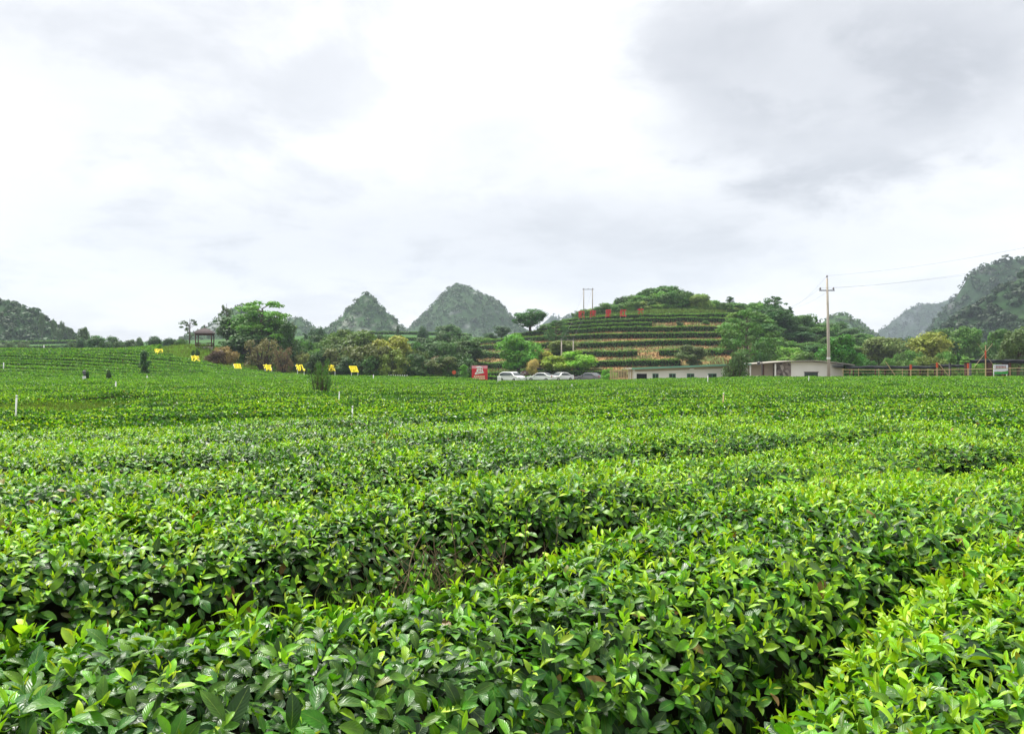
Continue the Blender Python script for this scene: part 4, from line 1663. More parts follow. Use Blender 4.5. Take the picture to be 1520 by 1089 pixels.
# hill top
for px, yt, w, k, c, d in ((925, 441, 26, 'bush', DEEP, 200), (945, 438, 34, 'bush', MIDG, 203), (972, 427, 44, 'broad', (0.036, 0.105, 0.020), 208), (990, 425, 40, 'broad', (0.030, 0.090, 0.018), 210),
                           (1010, 434, 40, 'bush', (0.030, 0.080, 0.020), 206), (1030, 440, 36, 'broad', MIDG, 208), (1015, 445, 40, 'bush', MIDG, 201), (960, 447, 40, 'bush', (0.10, 0.15, 0.03), 196),
                           (935, 448, 36, 'bush', (0.050, 0.125, 0.025), 194), (905, 450, 34, 'bush', (0.055, 0.13, 0.025), 196), (885, 455, 30, 'bush', (0.045, 0.115, 0.025), 198), (985, 442, 44, 'bush', (0.055, 0.14, 0.024), 200),
                           (868, 459, 20, 'bush', (0.06, 0.14, 0.03), 198), (1045, 448, 30, 'bush', (0.05, 0.12, 0.025), 205), (975, 452, 30, 'bush', (0.09, 0.18, 0.03), 194), (1000, 452, 36, 'bush', (0.05, 0.13, 0.022), 194),
                           (918, 454, 26, 'bush', (0.05, 0.13, 0.02), 197), (948, 455, 24, 'bush', DEEP, 195), (1030, 455, 30, 'bush', (0.06, 0.15, 0.02), 194), (1060, 455, 28, 'bush', (0.05, 0.12, 0.02), 200),
                           (855, 464, 14, 'bush', MIDG, 200), (895, 458, 22, 'bush', MIDG, 197), (1003, 431, 30, 'bush', DEEP, 212), (958, 435, 26, 'bush', MIDG, 210)):
    T(k, px, yt, d, w, c, 'green bush in the overgrown crown of the terraced hill, above the red characters', 'bushes on the hill top')
rr_ = random.Random(5)
for i in range(64):
    u_ = rr_.uniform(-1, 1)
    bx_, by_ = 38 + u_ * 19.5, rr_.uniform(187.5, 210)
    if math.hypot(bx_ - HC[0], by_ - HC[1]) > 21 or (by_ < 193):
        continue
    hb = (1.9 + 2.9 * (1 - abs(u_))) * rr_.uniform(0.6, 1.15)
    col_ = rr_.choice(((0.05, 0.13, 0.022), DEEP, (0.085, 0.18, 0.03), (0.06, 0.15, 0.022), (0.035, 0.10, 0.02), (0.11, 0.18, 0.04)))
    plant(rr_.choice(('bush', 'bush', 'broad')), bx_, by_, hb, hb * rr_.uniform(1.1, 1.7), col_, 'green bush in the overgrown crown of the terraced hill, above the red characters', 'bushes on the hill top')
# right shoulder and ridge
T('conifer', 1083, 440, 205, 28, (0.026, 0.075, 0.022), 'dark conifer left on the skyline of the right shoulder of the hill')
T('layered', 1150, 440, 190, 36, (0.030, 0.080, 0.024), 'dark windswept conifer highest on the skyline right of the hill')
T('broad', 1150, 458, 165, 58, (0.024, 0.070, 0.020), 'large dark tree on the slope beneath the windswept conifer')
T('conifer', 1173, 455, 200, 16, DEEP, 'slim dark conifer just right of the windswept conifer')
T('conifer', 1211, 470, 210, 16, DEEP, 'small dark conifer on the skyline left of the tall power pole')
T('broad', 1195, 467, 200, 30, MIDG, 'round tree on the skyline between the two slim conifers')
T('sparse', 1103, 450, 205, 30, GRY, 'thin greyish tree on the skyline right of the dark conifer')
T('sparse', 1060, 448, 205, 20, GRY, 'thin greyish tree at the right end of the hill top')
T('round', 1247, 498, 110, 46, (0.026, 0.115, 0.014), 'glossy bright green tree right behind the tall power pole')
for px, yt, w, d, k, c in ((1100, 463, 40, 170, 'broad', (0.075, 0.16, 0.022)), (1125, 468, 40, 160, 'broad', MIDG), (1175, 482, 46, 168, 'broad', (0.026, 0.075, 0.022)), (1190, 492, 46, 160, 'broad', (0.024, 0.068, 0.024)),
                           (1210, 485, 44, 180, 'broad', MIDG), (1225, 480, 40, 200, 'broad', (0.04, 0.10, 0.024)), (1235, 500, 36, 165, 'broad', MIDG), (1155, 500, 40, 150, 'bush', (0.05, 0.13, 0.022)),
                           (1175, 515, 44, 140, 'bush', (0.08, 0.17, 0.022)), (1150, 520, 40, 138, 'bush', (0.065, 0.14, 0.02)), (1200, 522, 40, 136, 'bush', (0.05, 0.125, 0.022)), (1215, 510, 40, 145, 'broad', (0.032, 0.085, 0.022)),
                           (1262, 487, 34, 200, 'broad', (0.035, 0.09, 0.024)), (1275, 495, 36, 185, 'broad', MIDG), (1290, 498, 36, 190, 'broad', (0.04, 0.095, 0.028)), (1270, 512, 36, 150, 'broad', (0.05, 0.115, 0.02)),
                           (1295, 514, 34, 150, 'broad', MIDG), (1187, 470, 34, 205, 'broad', (0.05, 0.12, 0.024)), (1130, 455, 30, 200, 'broad', (0.05, 0.12, 0.022)), (1165, 466, 36, 190, 'broad', (0.035, 0.09, 0.02)),
                           (1115, 457, 26, 205, 'bush', MIDG), (1070, 456, 26, 205, 'broad', (0.04, 0.10, 0.02)), (1240, 478, 30, 215, 'broad', (0.03, 0.08, 0.02)), (1140, 480, 44, 155, 'broad', (0.03, 0.085, 0.02)),
                           (1160, 530, 50, 128, 'bush', (0.075, 0.15, 0.022)), (1120, 535, 30, 126, 'bush', MIDG), (1195, 508, 40, 150, 'broad', (0.045, 0.115, 0.02)), (1225, 528, 30, 130, 'bush', (0.04, 0.11, 0.02))):
    T(k, px, yt, d, w, c, 'green tree in the dense wood covering the ridge right of the terraces', 'trees on the right ridge')
for i, (px_, yt_) in enumerate(((1048, 450), (1066, 450), (1078, 452), (1092, 449), (1106, 452), (1118, 450), (1130, 449), (1142, 452), (1112, 459), (1085, 460), (1128, 461))):
    T('broad' if i % 2 else 'bush', px_, yt_, 196 + (i * 5) % 11, 34, ((0.05, 0.125, 0.022), (0.035, 0.10, 0.02), (0.06, 0.15, 0.024))[i % 3],
      'green tree in the dense wood covering the ridge right of the terraces', 'trees on the right ridge')
# right hand lowland
T('bush', 1275, 527, 118, 30, (0.028, 0.085, 0.016), 'dark round bush right of the white walled building end')
T('bush', 1290, 534, 112, 26, (0.026, 0.090, 0.016), 'dense green bush behind the fence, next to the building end')
T('broad', 1312, 500, 140, 50, (0.085, 0.120, 0.040), 'pale dull green tree with feathery leaves behind the bamboo fence')
T('broad', 1342, 508, 150, 44, (0.06, 0.105, 0.03), 'pale grey green tree right of the feathery tree')
T('broad', 1385, 493, 132, 54, (0.130, 0.150, 0.028), 'yellowish tree behind the middle of the bamboo fence')
T('broad', 1400, 488, 170, 36, (0.040, 0.105, 0.020), 'green tree peeping over the yellowish tree')
T('broad', 1430, 486, 150, 40, (0.050, 0.120, 0.024), 'round green tree left of the thin pole at far right')
T('conifer', 1418, 508, 128, 22, (0.022, 0.06, 0.02), 'dark narrow conifer left of the thin pole at far right')
T('round', 1483, 490, 140, 34, (0.036, 0.10, 0.020), 'round green tree right of the thin pole at far right')
T('broad', 1512, 488, 96, 44, (0.055, 0.095, 0.035), 'large grey green tree with a thick brown trunk at the right edge')
for px, yt, w, d, k, c in ((1355, 520, 34, 130, 'bush', (0.05, 0.12, 0.022)), (1375, 528, 36, 122, 'bush', (0.09, 0.14, 0.025)), (1330, 524, 34, 126, 'bush', MIDG), (1405, 522, 30, 124, 'bush', (0.05, 0.12, 0.02)),
                           (1320, 532, 30, 116, 'bush', (0.045, 0.11, 0.02)), (1345, 534, 30, 112, 'bush', (0.05, 0.12, 0.022)), (1400, 532, 34, 112, 'bush', (0.07, 0.12, 0.022)), (1440, 530, 30, 112, 'bush', (0.06, 0.14, 0.022)),
                           (1460, 536, 30, 106, 'bush', (0.07, 0.16, 0.022)), (1500, 520, 36, 124, 'bush', (0.04, 0.10, 0.022)), (1470, 515, 30, 150, 'broad', (0.04, 0.10, 0.025)), (1450, 508, 34, 165, 'broad', (0.04, 0.10, 0.026)),
                           (1365, 503, 30, 190, 'conifer', BLU), (1345, 500, 26, 200, 'broad', BLU), (1500, 505, 30, 160, 'broad', (0.035, 0.09, 0.025)), (1325, 505, 30, 190, 'broad', BLU)):
    T(k, px, yt, d, w, c, 'green bush or small tree in the mixed scrub behind the bamboo fence', 'scrub behind the bamboo fence')
# skyline of the left slope
for px, yt, w, d, k, c, l in ((124, 486, 15, 215, 'broad', GRY, 'round dark tree alone on the skyline below the far left hill'),
                              (121, 502, 16, 185, 'broad', BLU, 'small dark tree below the lone skyline tree at left'),
                              (143, 498, 26, 180, 'broad', (0.035, 0.095, 0.030), 'green tree on the left skyline, wider than its neighbours'),
                              (166, 499, 17, 185, 'broad', (0.035, 0.085, 0.03), 'tree on the left skyline, just right of the wide green one'),
                              (194, 504, 16, 180, 'broad', GRY, 'low dark bush on the left skyline'),
                              (207, 501, 12, 185, 'broad', (0.05, 0.09, 0.04), 'small greyish tree on the left skyline'),
                              (228, 499, 20, 178, 'broad', BLU, 'round dark tree on the left skyline above the first yellow character'),
                              (254, 502, 18, 178, 'broad', BLU, 'low dark tree on the left skyline between the first yellow character and the pavilion'),
                              (241, 506, 16, 180, 'bush', BLU, 'small bush on the left skyline between two round dark trees'),
                              (180, 506, 20, 180, 'bush', (0.05, 0.10, 0.04), 'small pale bush on the left skyline'),
                              (155, 507, 22, 175, 'bush', (0.03, 0.08, 0.025), 'low bush under the left skyline trees')):
    T(k, px, yt, d, w, c, l, 'trees on the left skyline')
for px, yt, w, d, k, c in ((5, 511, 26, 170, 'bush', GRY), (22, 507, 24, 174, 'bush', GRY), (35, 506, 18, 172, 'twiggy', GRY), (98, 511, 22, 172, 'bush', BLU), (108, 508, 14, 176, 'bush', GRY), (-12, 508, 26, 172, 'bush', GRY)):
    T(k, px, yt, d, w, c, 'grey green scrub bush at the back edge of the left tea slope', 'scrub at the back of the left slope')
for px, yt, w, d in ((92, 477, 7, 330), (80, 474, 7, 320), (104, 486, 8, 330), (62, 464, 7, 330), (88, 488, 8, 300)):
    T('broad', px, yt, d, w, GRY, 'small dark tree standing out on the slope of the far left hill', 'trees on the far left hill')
# shrubs standing in the tea
T('column', 215, 520, 88, 14, (0.024, 0.065, 0.024), 'dark upright shrub standing alone in the left tea slope')
T('bush', 128, 551, 62, 7, (0.02, 0.05, 0.02), 'tiny dark shrub right of the insect trap post in the left tea slope')
sap = plant('twiggy', X(476, 27), 27.0, 1.98, 0.72, (0.045, 0.105, 0.03), 'leafy young sapling growing out of the tea field below the yellow character 茶')
T('bush', 161, 549, 66, 8, (0.03, 0.06, 0.025), 'small dark weed bush in the middle of the left tea slope')
T('twiggy', 525, 585, 16, 14, (0.03, 0.09, 0.025), 'tiny dark green sprig just behind the tall white post')

# ------------------------------------------------------------------ pavilion
d = 138.0
px0 = X(304, d)
pv = thing('pavilion', 'small open wooden pavilion with a dark pyramid roof on the left slope', 'pavilion', (px0, d, float(G(px0, d))), R(12))
pv.scale = (0.80, 0.80, 1.0)
pvz = Z(495, d) - float(G(px0, d))       # eave height
top = Z(486.5, d) - float(G(px0, d))
MB().box(-1.8, 1.8, -1.8, 1.8, -0.6, 0.12).build('floor_slab', M_CONC, pv)
rf = MB()
n = 10
rings = []
for i in range(6):
    t = i / 5
    w = 2.05 * (1 - t) ** 0.9 + 0.10 * t
    zz = pvz + (top - pvz) * t ** 0.75
    rings.append([(-w, -w, zz), (w, -w, zz), (w, w, zz), (-w, w, zz)])
for i in range(5):
    b0 = rings[i] + rings[i + 1]
    rf.add(b0, [(k, (k + 1) % 4, (k + 1) % 4 + 4, k + 4) for k in range(4)])
rf.add(rings[0], [(3, 2, 1, 0)])
rf.add(rings[5], [(0, 1, 2, 3)])
rfo = rf.build('roof', M_TILE, pv)
MB().tube([(0, 0, top - 0.05), (0, 0, top + 0.18), (0.02, 0, top + 0.42)], [0.16, 0.11, 0.07], 8).tube([(-0.12, 0, top + 0.44), (0.1, 0, top + 0.46)], 0.06, 6).build('finial', M_TILE, rfo)
for sx in (-1.6, 1.6):
    for sy in (-1.6, 1.6):
        MB().box(sx - 0.1, sx + 0.1, sy - 0.1, sy + 0.1, 0.1, pvz + 0.02).build('post', M_TIMBER, pv)
for a, b in (((-1.5, -1.6), (-0.6, -1.6)), ((0.6, -1.6), (1.5, -1.6)), ((-1.6, -1.5), (-1.6, 1.5)), ((1.6, -1.5), (1.6, 1.5)), ((-1.5, 1.6), (1.5, 1.6))):
    r_ = MB()
    r_.tube([(a[0], a[1], 0.75), (b[0], b[1], 0.75)], 0.05, 6).tube([(a[0], a[1], 0.3), (b[0], b[1], 0.3)], 0.04, 6)
    m_ = 7
    for i in range(m_ + 1):
        t = i / m_
        r_.tube([(a[0] + (b[0] - a[0]) * t, a[1] + (b[1] - a[1]) * t, 0.1), (a[0] + (b[0] - a[0]) * t, a[1] + (b[1] - a[1]) * t, 0.75)], 0.025, 5)
    r_.build('railing', M_TIMBER, pv)
for yy in (-1.6, 1.6):
    MB().box(-1.48, 1.48, yy - 0.07, yy + 0.07, pvz - 0.28, pvz - 0.02).build('beam', M_TIMBER, pv)
for xx in (-1.6, 1.6):
    MB().box(xx - 0.07, xx + 0.07, -1.48, 1.48, pvz - 0.28, pvz - 0.02).build('beam', M_TIMBER, pv)

# ------------------------------------------------------------------ characters on the hillside


def glyph(body, size, extrude, bold):
    c = bpy.data.curves.new('glyph', 'FONT')
    c.body = body
    c.size = size
    c.extrude = extrude
    c.offset = bold
    c.align_x = 'CENTER'
    c.resolution_u = 2
    o = bpy.data.objects.new('glyph', c)
    COL.objects.link(o)
    dg = bpy.context.evaluated_depsgraph_get()
    dg.update()
    me = bpy.data.meshes.new_from_object(o.evaluated_get(dg))
    bpy.data.objects.remove(o)
    bpy.data.curves.remove(c)
    return me


def char_sign(ch, px, ytop, ybot, d, yaw, tilt, mat, label, group, size, legcol, wide=1.0):
    x = X(px, d)
    zg = float(G(x, d))
    zb = Z(ybot, d)
    root = thing('character_sign', label, 'sign', (x, d, zg), yaw, group)
    me = glyph(ch, size, 0.05, size * 0.018)
    me.materials.clear()
    me.materials.append(mat)
    co = np.empty(len(me.vertices) * 3, np.float32)
    me.vertices.foreach_get('co', co)
    co = co.reshape(-1, 3)
    co[:, 0] *= wide
    co[:, 1] -= co[:, 1].min()
    hgt = co[:, 1].max()
    ct, st = math.cos(tilt), math.sin(tilt)
    out = np.stack([co[:, 0], co[:, 1] * st + co[:, 2] * -ct, co[:, 1] * ct + co[:, 2] * -st * -1], -1)
    out[:, 2] += zb - zg
    me.vertices.foreach_set('co', out.ravel().astype(np.float32))
    me.update()
    me.name = 'lettering'
    link('lettering', me, root)
    hw = size * 0.38 * wide
    for sx in (-hw, hw):
        MB().tube([(sx, 0.12, -0.2), (sx, 0.12, zb - zg + 0.15)], 0.045, 6).build('leg', legcol, root)
        MB().tube([(sx, 0.1, zb - zg + 0.1), (sx, 0.1 + hgt * st, zb - zg + hgt * ct - 0.05)], 0.03, 6).build('back_strut', legcol, root)
    return root


YC = '积庆里有机茶园'
YP = [(237, 518, 526.5, 121), (291, 528, 536.5, 117), (354, 540, 549, 113.5), (399, 541, 550, 113), (447, 540, 550.5, 113), (493, 541, 551, 113), (527, 543, 552.5, 112.5)]
ORD = ['first and highest', 'second', 'third', 'fourth', 'fifth', 'sixth', 'seventh and last']
for ch, (px, y0, y1, d), od in zip(YC, YP, ORD):
    char_sign(ch, px, y0, y1, d, R(36), R(42), M_YEL, '%s of the seven big yellow characters on the left slope, reading %s' % (od, ch), 'yellow characters', 1.28, M_WHITEP)
RC = '积庆里红茶'
RP = [(863, 461, 472.0, 190), (880, 460, 471, 188), (903, 458, 470, 185), (925, 458, 469.5, 183), (951, 457, 469, 183)]
ORD = ['leftmost', 'second from left', 'middle', 'fourth from left', 'rightmost']
for ch, (px, y0, y1, d), od in zip(RC, RP, ORD):
    char_sign(ch, px, y0, y1, d, R(-8), R(6), M_RED, '%s of the five red characters on top of the terraced hill, reading %s' % (od, ch), 'red characters', 1.85, M_CONC, 0.85)

# ------------------------------------------------------------------ power poles and cables
d = 82.0
xp = X(1230, d)
zg = float(G(xp, d))
zt = Z(413, d)
pole = thing('power_pole', 'tall pale concrete power pole with one crossarm, in front of the white building end', 'power pole', (xp, d, zg))
MB().tube([(0.02, 0, -0.5), (0.0, 0, 4), (-0.16, 0, zt - zg)], [0.17, 0.15, 0.10], 12).build('shaft', M_CONC, pole, True)
za = Z(431, d) - zg
ca = MB().box(-0.95, 0.62, -0.05, 0.05, za - 0.05, za + 0.05).build('crossarm', M_STEEL, pole)
ins = [(-0.85, za), (0.5, za), (-0.16, zt - zg)]
for ix, iz in ins:
    MB().tube([(ix, 0, iz + 0.02), (ix, 0, iz + 0.10), (ix, 0, iz + 0.12), (ix, 0, iz + 0.22), (ix, 0, iz + 0.24), (ix, 0, iz + 0.30)], [0.03, 0.03, 0.09, 0.09, 0.06, 0.05], 10).build('insulator', M_PORC, pole)
MB().tube([(0, 0, Z(533, d) - zg), (0, 0, Z(530, d) - zg)], 0.185, 12).build('white_band', M_WHITEP, pole)


def pole_pair(pxs, ytop, ybar, d, label):
    x0, x1 = X(pxs[0], d), X(pxs[1], d)
    xm = (x0 + x1) / 2
    zg = float(G(xm, d))
    root = thing('power_pole_pair', label, 'power pole', (xm, d, zg))
    for xx in (x0 - xm, x1 - xm):
        MB().tube([(xx, 0, -0.6), (xx, 0, Z(ytop, d) - zg)], [0.15, 0.10], 10).build('shaft', M_CONC, root, True)
    zb = Z(ybar, d) - zg
    MB().box(x0 - xm - 0.35, x1 - xm + 0.35, -0.13, -0.03 - 0.0, zb - 0.06, zb + 0.06).build('crossarm', M_STEEL, root)
    for xx in (x0 - xm, 0, x1 - xm):
        MB().tube([(xx, -0.08, zb + 0.06), (xx, -0.08, zb + 0.14), (xx, -0.08, zb + 0.16), (xx, -0.08, zb + 0.3)], [0.04, 0.04, 0.10, 0.07], 8).build('insulator', M_PORC, root)
    return root, (xm, d, zg + zb)


pp1, c1 = pole_pair((866.5, 879.5), 428.5, 429.5, 198, 'pair of tall poles joined by a crossarm on the skyline above the red characters')
pp2, c2 = pole_pair((833.5, 851), 504, 505, 140, 'pair of short poles joined by a crossarm, behind the lime green trees')


def cable(p0, p1, sag, label, r=0.0065):
    p0, p1 = Vector(p0), Vector(p1)
    pts = []
    for i in range(25):
        t = i / 24
        p = p0.lerp(p1, t)
        p.z -= sag * 4 * t * (1 - t)
        pts.append(p)
    o = MB().tube(pts, r, 5).build('power_cable', M_STEEL, None, True)
    tag(o, label, 'cable', 'power cables')
    return o


tops = [Vector((xp + ix, d, zg + iz + 0.26)) for ix, iz in ins]
far_r = [Vector((X(1640, 60) + dx, 60.0, Z(py, 60))) for dx, py in ((0, 374), (0.9, 364), (0.4, 340))]
for t0, t1, l in zip(tops, far_r, ('lowest power cable running from the pole crossarm to the upper right', 'middle power cable running from the right end of the crossarm to the upper right', 'highest power cable running from the pole top to the upper right')):
    cable(t0, t1, 0.5, l)
for i, (t0, l) in enumerate(zip(tops, ('faint power cable from the left end of the crossarm down to the hill', 'faint power cable from the right end of the crossarm down to the hill', 'faint power cable from the pole top down to the hill'))):
    cable(t0, (66 + i * 1.2, 200, 17.0), 1.0, l, 0.007)
for i, l in enumerate(('left cable slung between the two pairs of poles', 'right cable slung between the two pairs of poles')):
    cable((c1[0] - 1 + i * 2, c1[1], c1[2] + 0.3), (c2[0] - 0.9 + i * 1.8, c2[1], c2[2] + 0.3), 1.2, l, 0.014)

# ------------------------------------------------------------------ the long low building
d = 94.0
bz = float(G(X(1090, d), d)) - 0.05
bld = thing('long_building', 'long low building with white and tan walls under a shallow roof', 'building', (X(1090, d), d, bz))
bx = X(1090, d)


def bX(px):
    return X(px, d) - bx


def bZ(py):
    return Z(py, d) - bz


e_l, e_m, e_p, e_r = bZ(546.5), bZ(540.5), bZ(536.5), bZ(541)
# walls (front faces at y = 0), each section its own wall
MB().prism([(bX(943), 0), (bX(1110), 0), (bX(1110), e_m - 0.02), (bX(943), e_l - 0.02)], 0.0, 6.0).build('wall', M_PLASTER, bld)['label'] = 'long white wall with small windows'
MB().prism([(bX(943), e_l - 0.42), (bX(1108), e_m - 0.36), (bX(1108), e_m - 0.03), (bX(943), e_l - 0.03)], -0.012, -0.002).build('wall_band', M_TANWALL, bld)
MB().prism([(bX(1110) + .003, 0), (bX(1150), 0), (bX(1150), bZ(538.5)), (bX(1110) + .003, e_m - 0.02)], 0.55, 6.0).build('porch_wall', M_TANWALL, bld)
MB().prism([(bX(1150), 0), (bX(1174), 0), (bX(1174), bZ(537.2)), (bX(1150), bZ(538.5))], -0.05, 6.0).build('stone_wall', M_STONE, bld)
MB().prism([(bX(1174) + .003, 0), (bX(1252), 0), (bX(1252), bZ(540.0)), (bX(1205), bZ(536.8)), (bX(1174) + .003, bZ(537.0))], 0.0, 6.0).build('wall', M_PLASTER, bld)['label'] = 'plain white end wall'
# roof: one thin sheet following the ridge line, with eaves
prof = [(936, 547.0), (1000, 544.6), (1060, 542.3), (1112, 540.4), (1150, 537.6), (1176, 535.6), (1205, 535.2), (1235, 537.8), (1264, 541.6)]
up = [(bX(p), bZ(q) + 0.05) for p, q in prof]
lo_ = [(a, b - 0.10) for a, b in up]
rfm = MB()
poly = lo_ + up[::-1]
for i in range(len(prof) - 1):
    q = [lo_[i], lo_[i + 1], up[i + 1], up[i]]
    v = [(p[0], -0.9, p[1]) for p in q] + [(p[0], 6.6, p[1]) for p in q]
    f = [(0, 1, 2, 3), (7, 6, 5, 4), (0, 4, 5, 1), (3, 2, 6, 7)]
    if i == 0:
        f.append((0, 3, 7, 4))
    if i == len(prof) - 2:
        f.append((1, 5, 6, 2))
    rfm.add(v, f)
roof = rfm.build('roof', M_ROOF, bld)
fs = MB()
for i in range(3):
    a, b = up[i], up[i + 1]
    fs.prism([(a[0], a[1] - 0.14), (b[0], b[1] - 0.14), (b[0], b[1] + 0.05), (a[0], a[1] + 0.05)], -0.96, -0.905)
fs.build('green_fascia', M_GREEN, roof)
for px, w in ((973, 8), (998, 9), (1025, 10), (1057, 12)):
    wv = MB().box(bX(px - w / 2), bX(px + w / 2), -0.03, 0.02, bZ(563), bZ(554.8)).build('window', M_GLASS, bld)
    fr = MB()
    x0, x1, z0, z1 = bX(px - w / 2), bX(px + w / 2), bZ(563), bZ(554.8)
    fr.box(x0 - .04, x0, -0.05, -0.031, z0, z1).box(x1, x1 + .04, -0.05, -0.031, z0, z1).box(x0 - .04, x1 + .04, -0.05, -0.031, z1, z1 + .05)
    fr.box((x0 + x1) / 2 - .02, (x0 + x1) / 2 + .02, -0.05, -0.031, z0, z1).build('frame', M_GREEN, wv)
wv = MB().box(bX(1194), bX(1214), -0.03, 0.02, bZ(560), bZ(552.5)).build('window', M_GLASS, bld)
MB().box(bX(1193), bX(1215), -0.10, -0.031, bZ(552.5), bZ(552.5) + 0.07).build('lintel', M_TIMBER, wv)
MB().box(bX(945), bX(960), -0.04, 0.02, 0.0, bZ(554.5)).build('doorway', M_NET, bld)
for px in (1111.5, 1131, 1148.5):
    MB().box(bX(px) - .08, bX(px) + .08, -0.62, -0.46, 0.0, bZ(540.8 - (px - 1111) * 0.05) - 0.06).build('porch_post', M_TIMBER if px == 1131 else M_PLASTER, bld)
MB().prism([(bX(1019), bZ(551.2)), (bX(1026), bZ(551.2)), (bX(1031), bZ(546.4)), (bX(1025), bZ(546.4))], -0.10, -0.03).build('awning', M_WHITEP, bld)

lamp = thing('street_lamp', 'dark lamp post standing before the porch of the long building', 'lamp', (X(1131, 88), 88.0, float(G(X(1131, 88), 88))))
hz = Z(536, 88) - lamp.location.z
MB().tube([(0, 0, -0.2), (0, 0, hz)], [0.06, 0.05], 8).build('post', M_STEEL, lamp)
MB().tube([(0.0, -.02, hz - 0.1), (-0.35, -.02, hz - 0.05)], 0.03, 6).build('arm', M_STEEL, lamp)
MB().tube([(-0.35, -.02, hz - 0.42), (-0.35, -.02, hz - 0.12), (-0.35, -.02, hz - 0.02)], [0.16, 0.20, 0.05], 8).build('lantern', M_STEEL, lamp)

# slatted fence left of the building
d2 = 96.0
fx0, fx1 = X(906, d2), X(942, d2)
fz = float(G((fx0 + fx1) / 2, d2))
fence = thing('slat_fence', 'tan upright slat fence at the left end of the long building', 'fence', ((fx0 + fx1) / 2, d2, fz))
hw = (fx1 - fx0) / 2
nsl = 16
ft = Z(547.5, d2) - fz
for i in range(nsl):
    xx = -hw + 2 * hw * i / (nsl - 1)
    MB().box(xx - .05, xx + .05, -0.03, 0.03, -0.1, ft + random.uniform(-.08, .05)).build('slat', M_BAMBOO, fence)
for zz in (0.4, ft * 0.55, ft - 0.3):
    MB().box(-hw - .05, hw + .05, 0.031, 0.08, zz, zz + 0.09).build('rail', M_BAMBOO, fence)

# ------------------------------------------------------------------ bamboo fence and shade structures at right
d3 = 74.0
pts = [(1250, 548.5), (1310, 549), (1380, 548.8), (1440, 548), (1462, 547.5), (1500, 546.5), (1545, 545)]
bf = thing('bamboo_fence', 'long bamboo rail fence with thin posts along the right edge of the tea field', 'fence', (X(1380, d3), d3, float(G(X(1380, d3), d3))))
o0 = bf.location
MB().tube([(X(p, d3) - o0.x, 0, Z(q, d3) - o0.z) for p, q in pts], 0.034, 6).build('rail', M_BAMBOO, bf)
MB().tube([(X(p, d3) - o0.x, 0.0, Z(q + 4.5, d3) - o0.z) for p, q in pts], 0.016, 6).build('rail', M_BAMBOO, bf)
for p in (1252, 1275, 1305, 1340, 1378, 1410, 1438, 1500, 1540):
    MB().tube([(X(p, d3) - o0.x, 0.07, -0.3), (X(p, d3) - o0.x, 0.07, Z(np.interp(p, [q[0] for q in pts], [q[1] for q in pts]), d3) - o0.z + 0.1)], 0.026, 6).build('post', M_BAMBOO, bf)
for a, b in (((1314, 536), (1331, 556)), ((1392, 538), (1411, 557))):
    MB().tube([(X(a[0], d3) - o0.x, 0.0, Z(a[1], d3) - o0.z), (X(b[0], d3) - o0.x, -0.5, Z(b[1], d3) - o0.z - 0.6)], 0.035, 6).build('brace', M_BAMBOO, bf)
for p, q in ((1352, 541), (1391, 538), (1437, 539)):
    mk = thing('marker_stake', 'short orange topped stake behind the bamboo fence', 'stake', (X(p, 79), 79.0, float(G(X(p, 79), 79))), 0, 'orange topped stakes')
    zt_ = Z(q, 79) - mk.location.z
    MB().tube([(0, 0, -0.2), (0, 0, zt_ - 0.5)], 0.05, 6).build('shaft', M_BAMBOO, mk)
    MB().box(-0.085, 0.085, -0.05, 0.05, zt_ - 0.5, zt_).build('cap', M_ORANGE, mk)
d4 = 88.0


def shade(px0_, px1_, ytop_, thick, dep, d, label, posts):
    xc = X((px0_ + px1_) / 2, d)
    zg = float(G(xc, d))
    root = thing('shade_frame', label, 'shelter', (xc, d, zg))
    zt = Z(ytop_, d) - zg
    x0, x1 = X(px0_, d) - xc, X(px1_, d) - xc
    net = MB()
    nn = 14
    V = []
    for j in range(3):
        for i in range(nn + 1):
            t = i / nn
            V.append((x0 + (x1 - x0) * t, dep * j / 2, zt - 0.10 * abs(math.sin(t * math.pi * 4)) + 0.06 * j))
    W_ = [(a, b, c - thick) for a, b, c in V]
    fs = []
    L_ = len(V)
    for j in range(2):
        for i in range(nn):
            k = j * (nn + 1) + i
            fs.append((k, k + 1, k + nn + 2, k + nn + 1))
            fs.append((L_ + k, L_ + k + nn + 1, L_ + k + nn + 2, L_ + k + 1))
    for i in range(nn):
        fs.append((i, L_ + i, L_ + i + 1, i + 1))
    net.add(V + W_, fs)
    net.build('net', M_NET, root)
    for p, m, r in posts:
        for yy in (0.1, dep - 0.1):
            MB().box(X(p, d) - xc - r, X(p, d) - xc + r, yy - r, yy + r, -0.2, zt - thick - 0.02).build('post', m, root)
    return root


shade(1256, 1392, 543.5, 0.2, 6.0, 90.0, 'low black shade net on posts stretching between the building end and the fence braces', [(1262, M_TIMBER, .06), (1300, M_TIMBER, .06), (1350, M_TIMBER, .06), (1388, M_TIMBER, .06)])
shade(1394, 1438, 541.5, 0.2, 5.0, 92.0, 'short black shade net just left of the framed gateway at right', [(1398, M_TIMBER, .06), (1434, M_TIMBER, .06)])
gt = shade(1440, 1530, 534.0, 0.28, 4.0, 82.0, 'dark timber framed shelter with thick red brown posts at far right', [(1441, M_STEEL, .09), (1468.5, M_TIMBER, .24), (1499, M_TIMBER, .13), (1526, M_TIMBER, .2)])

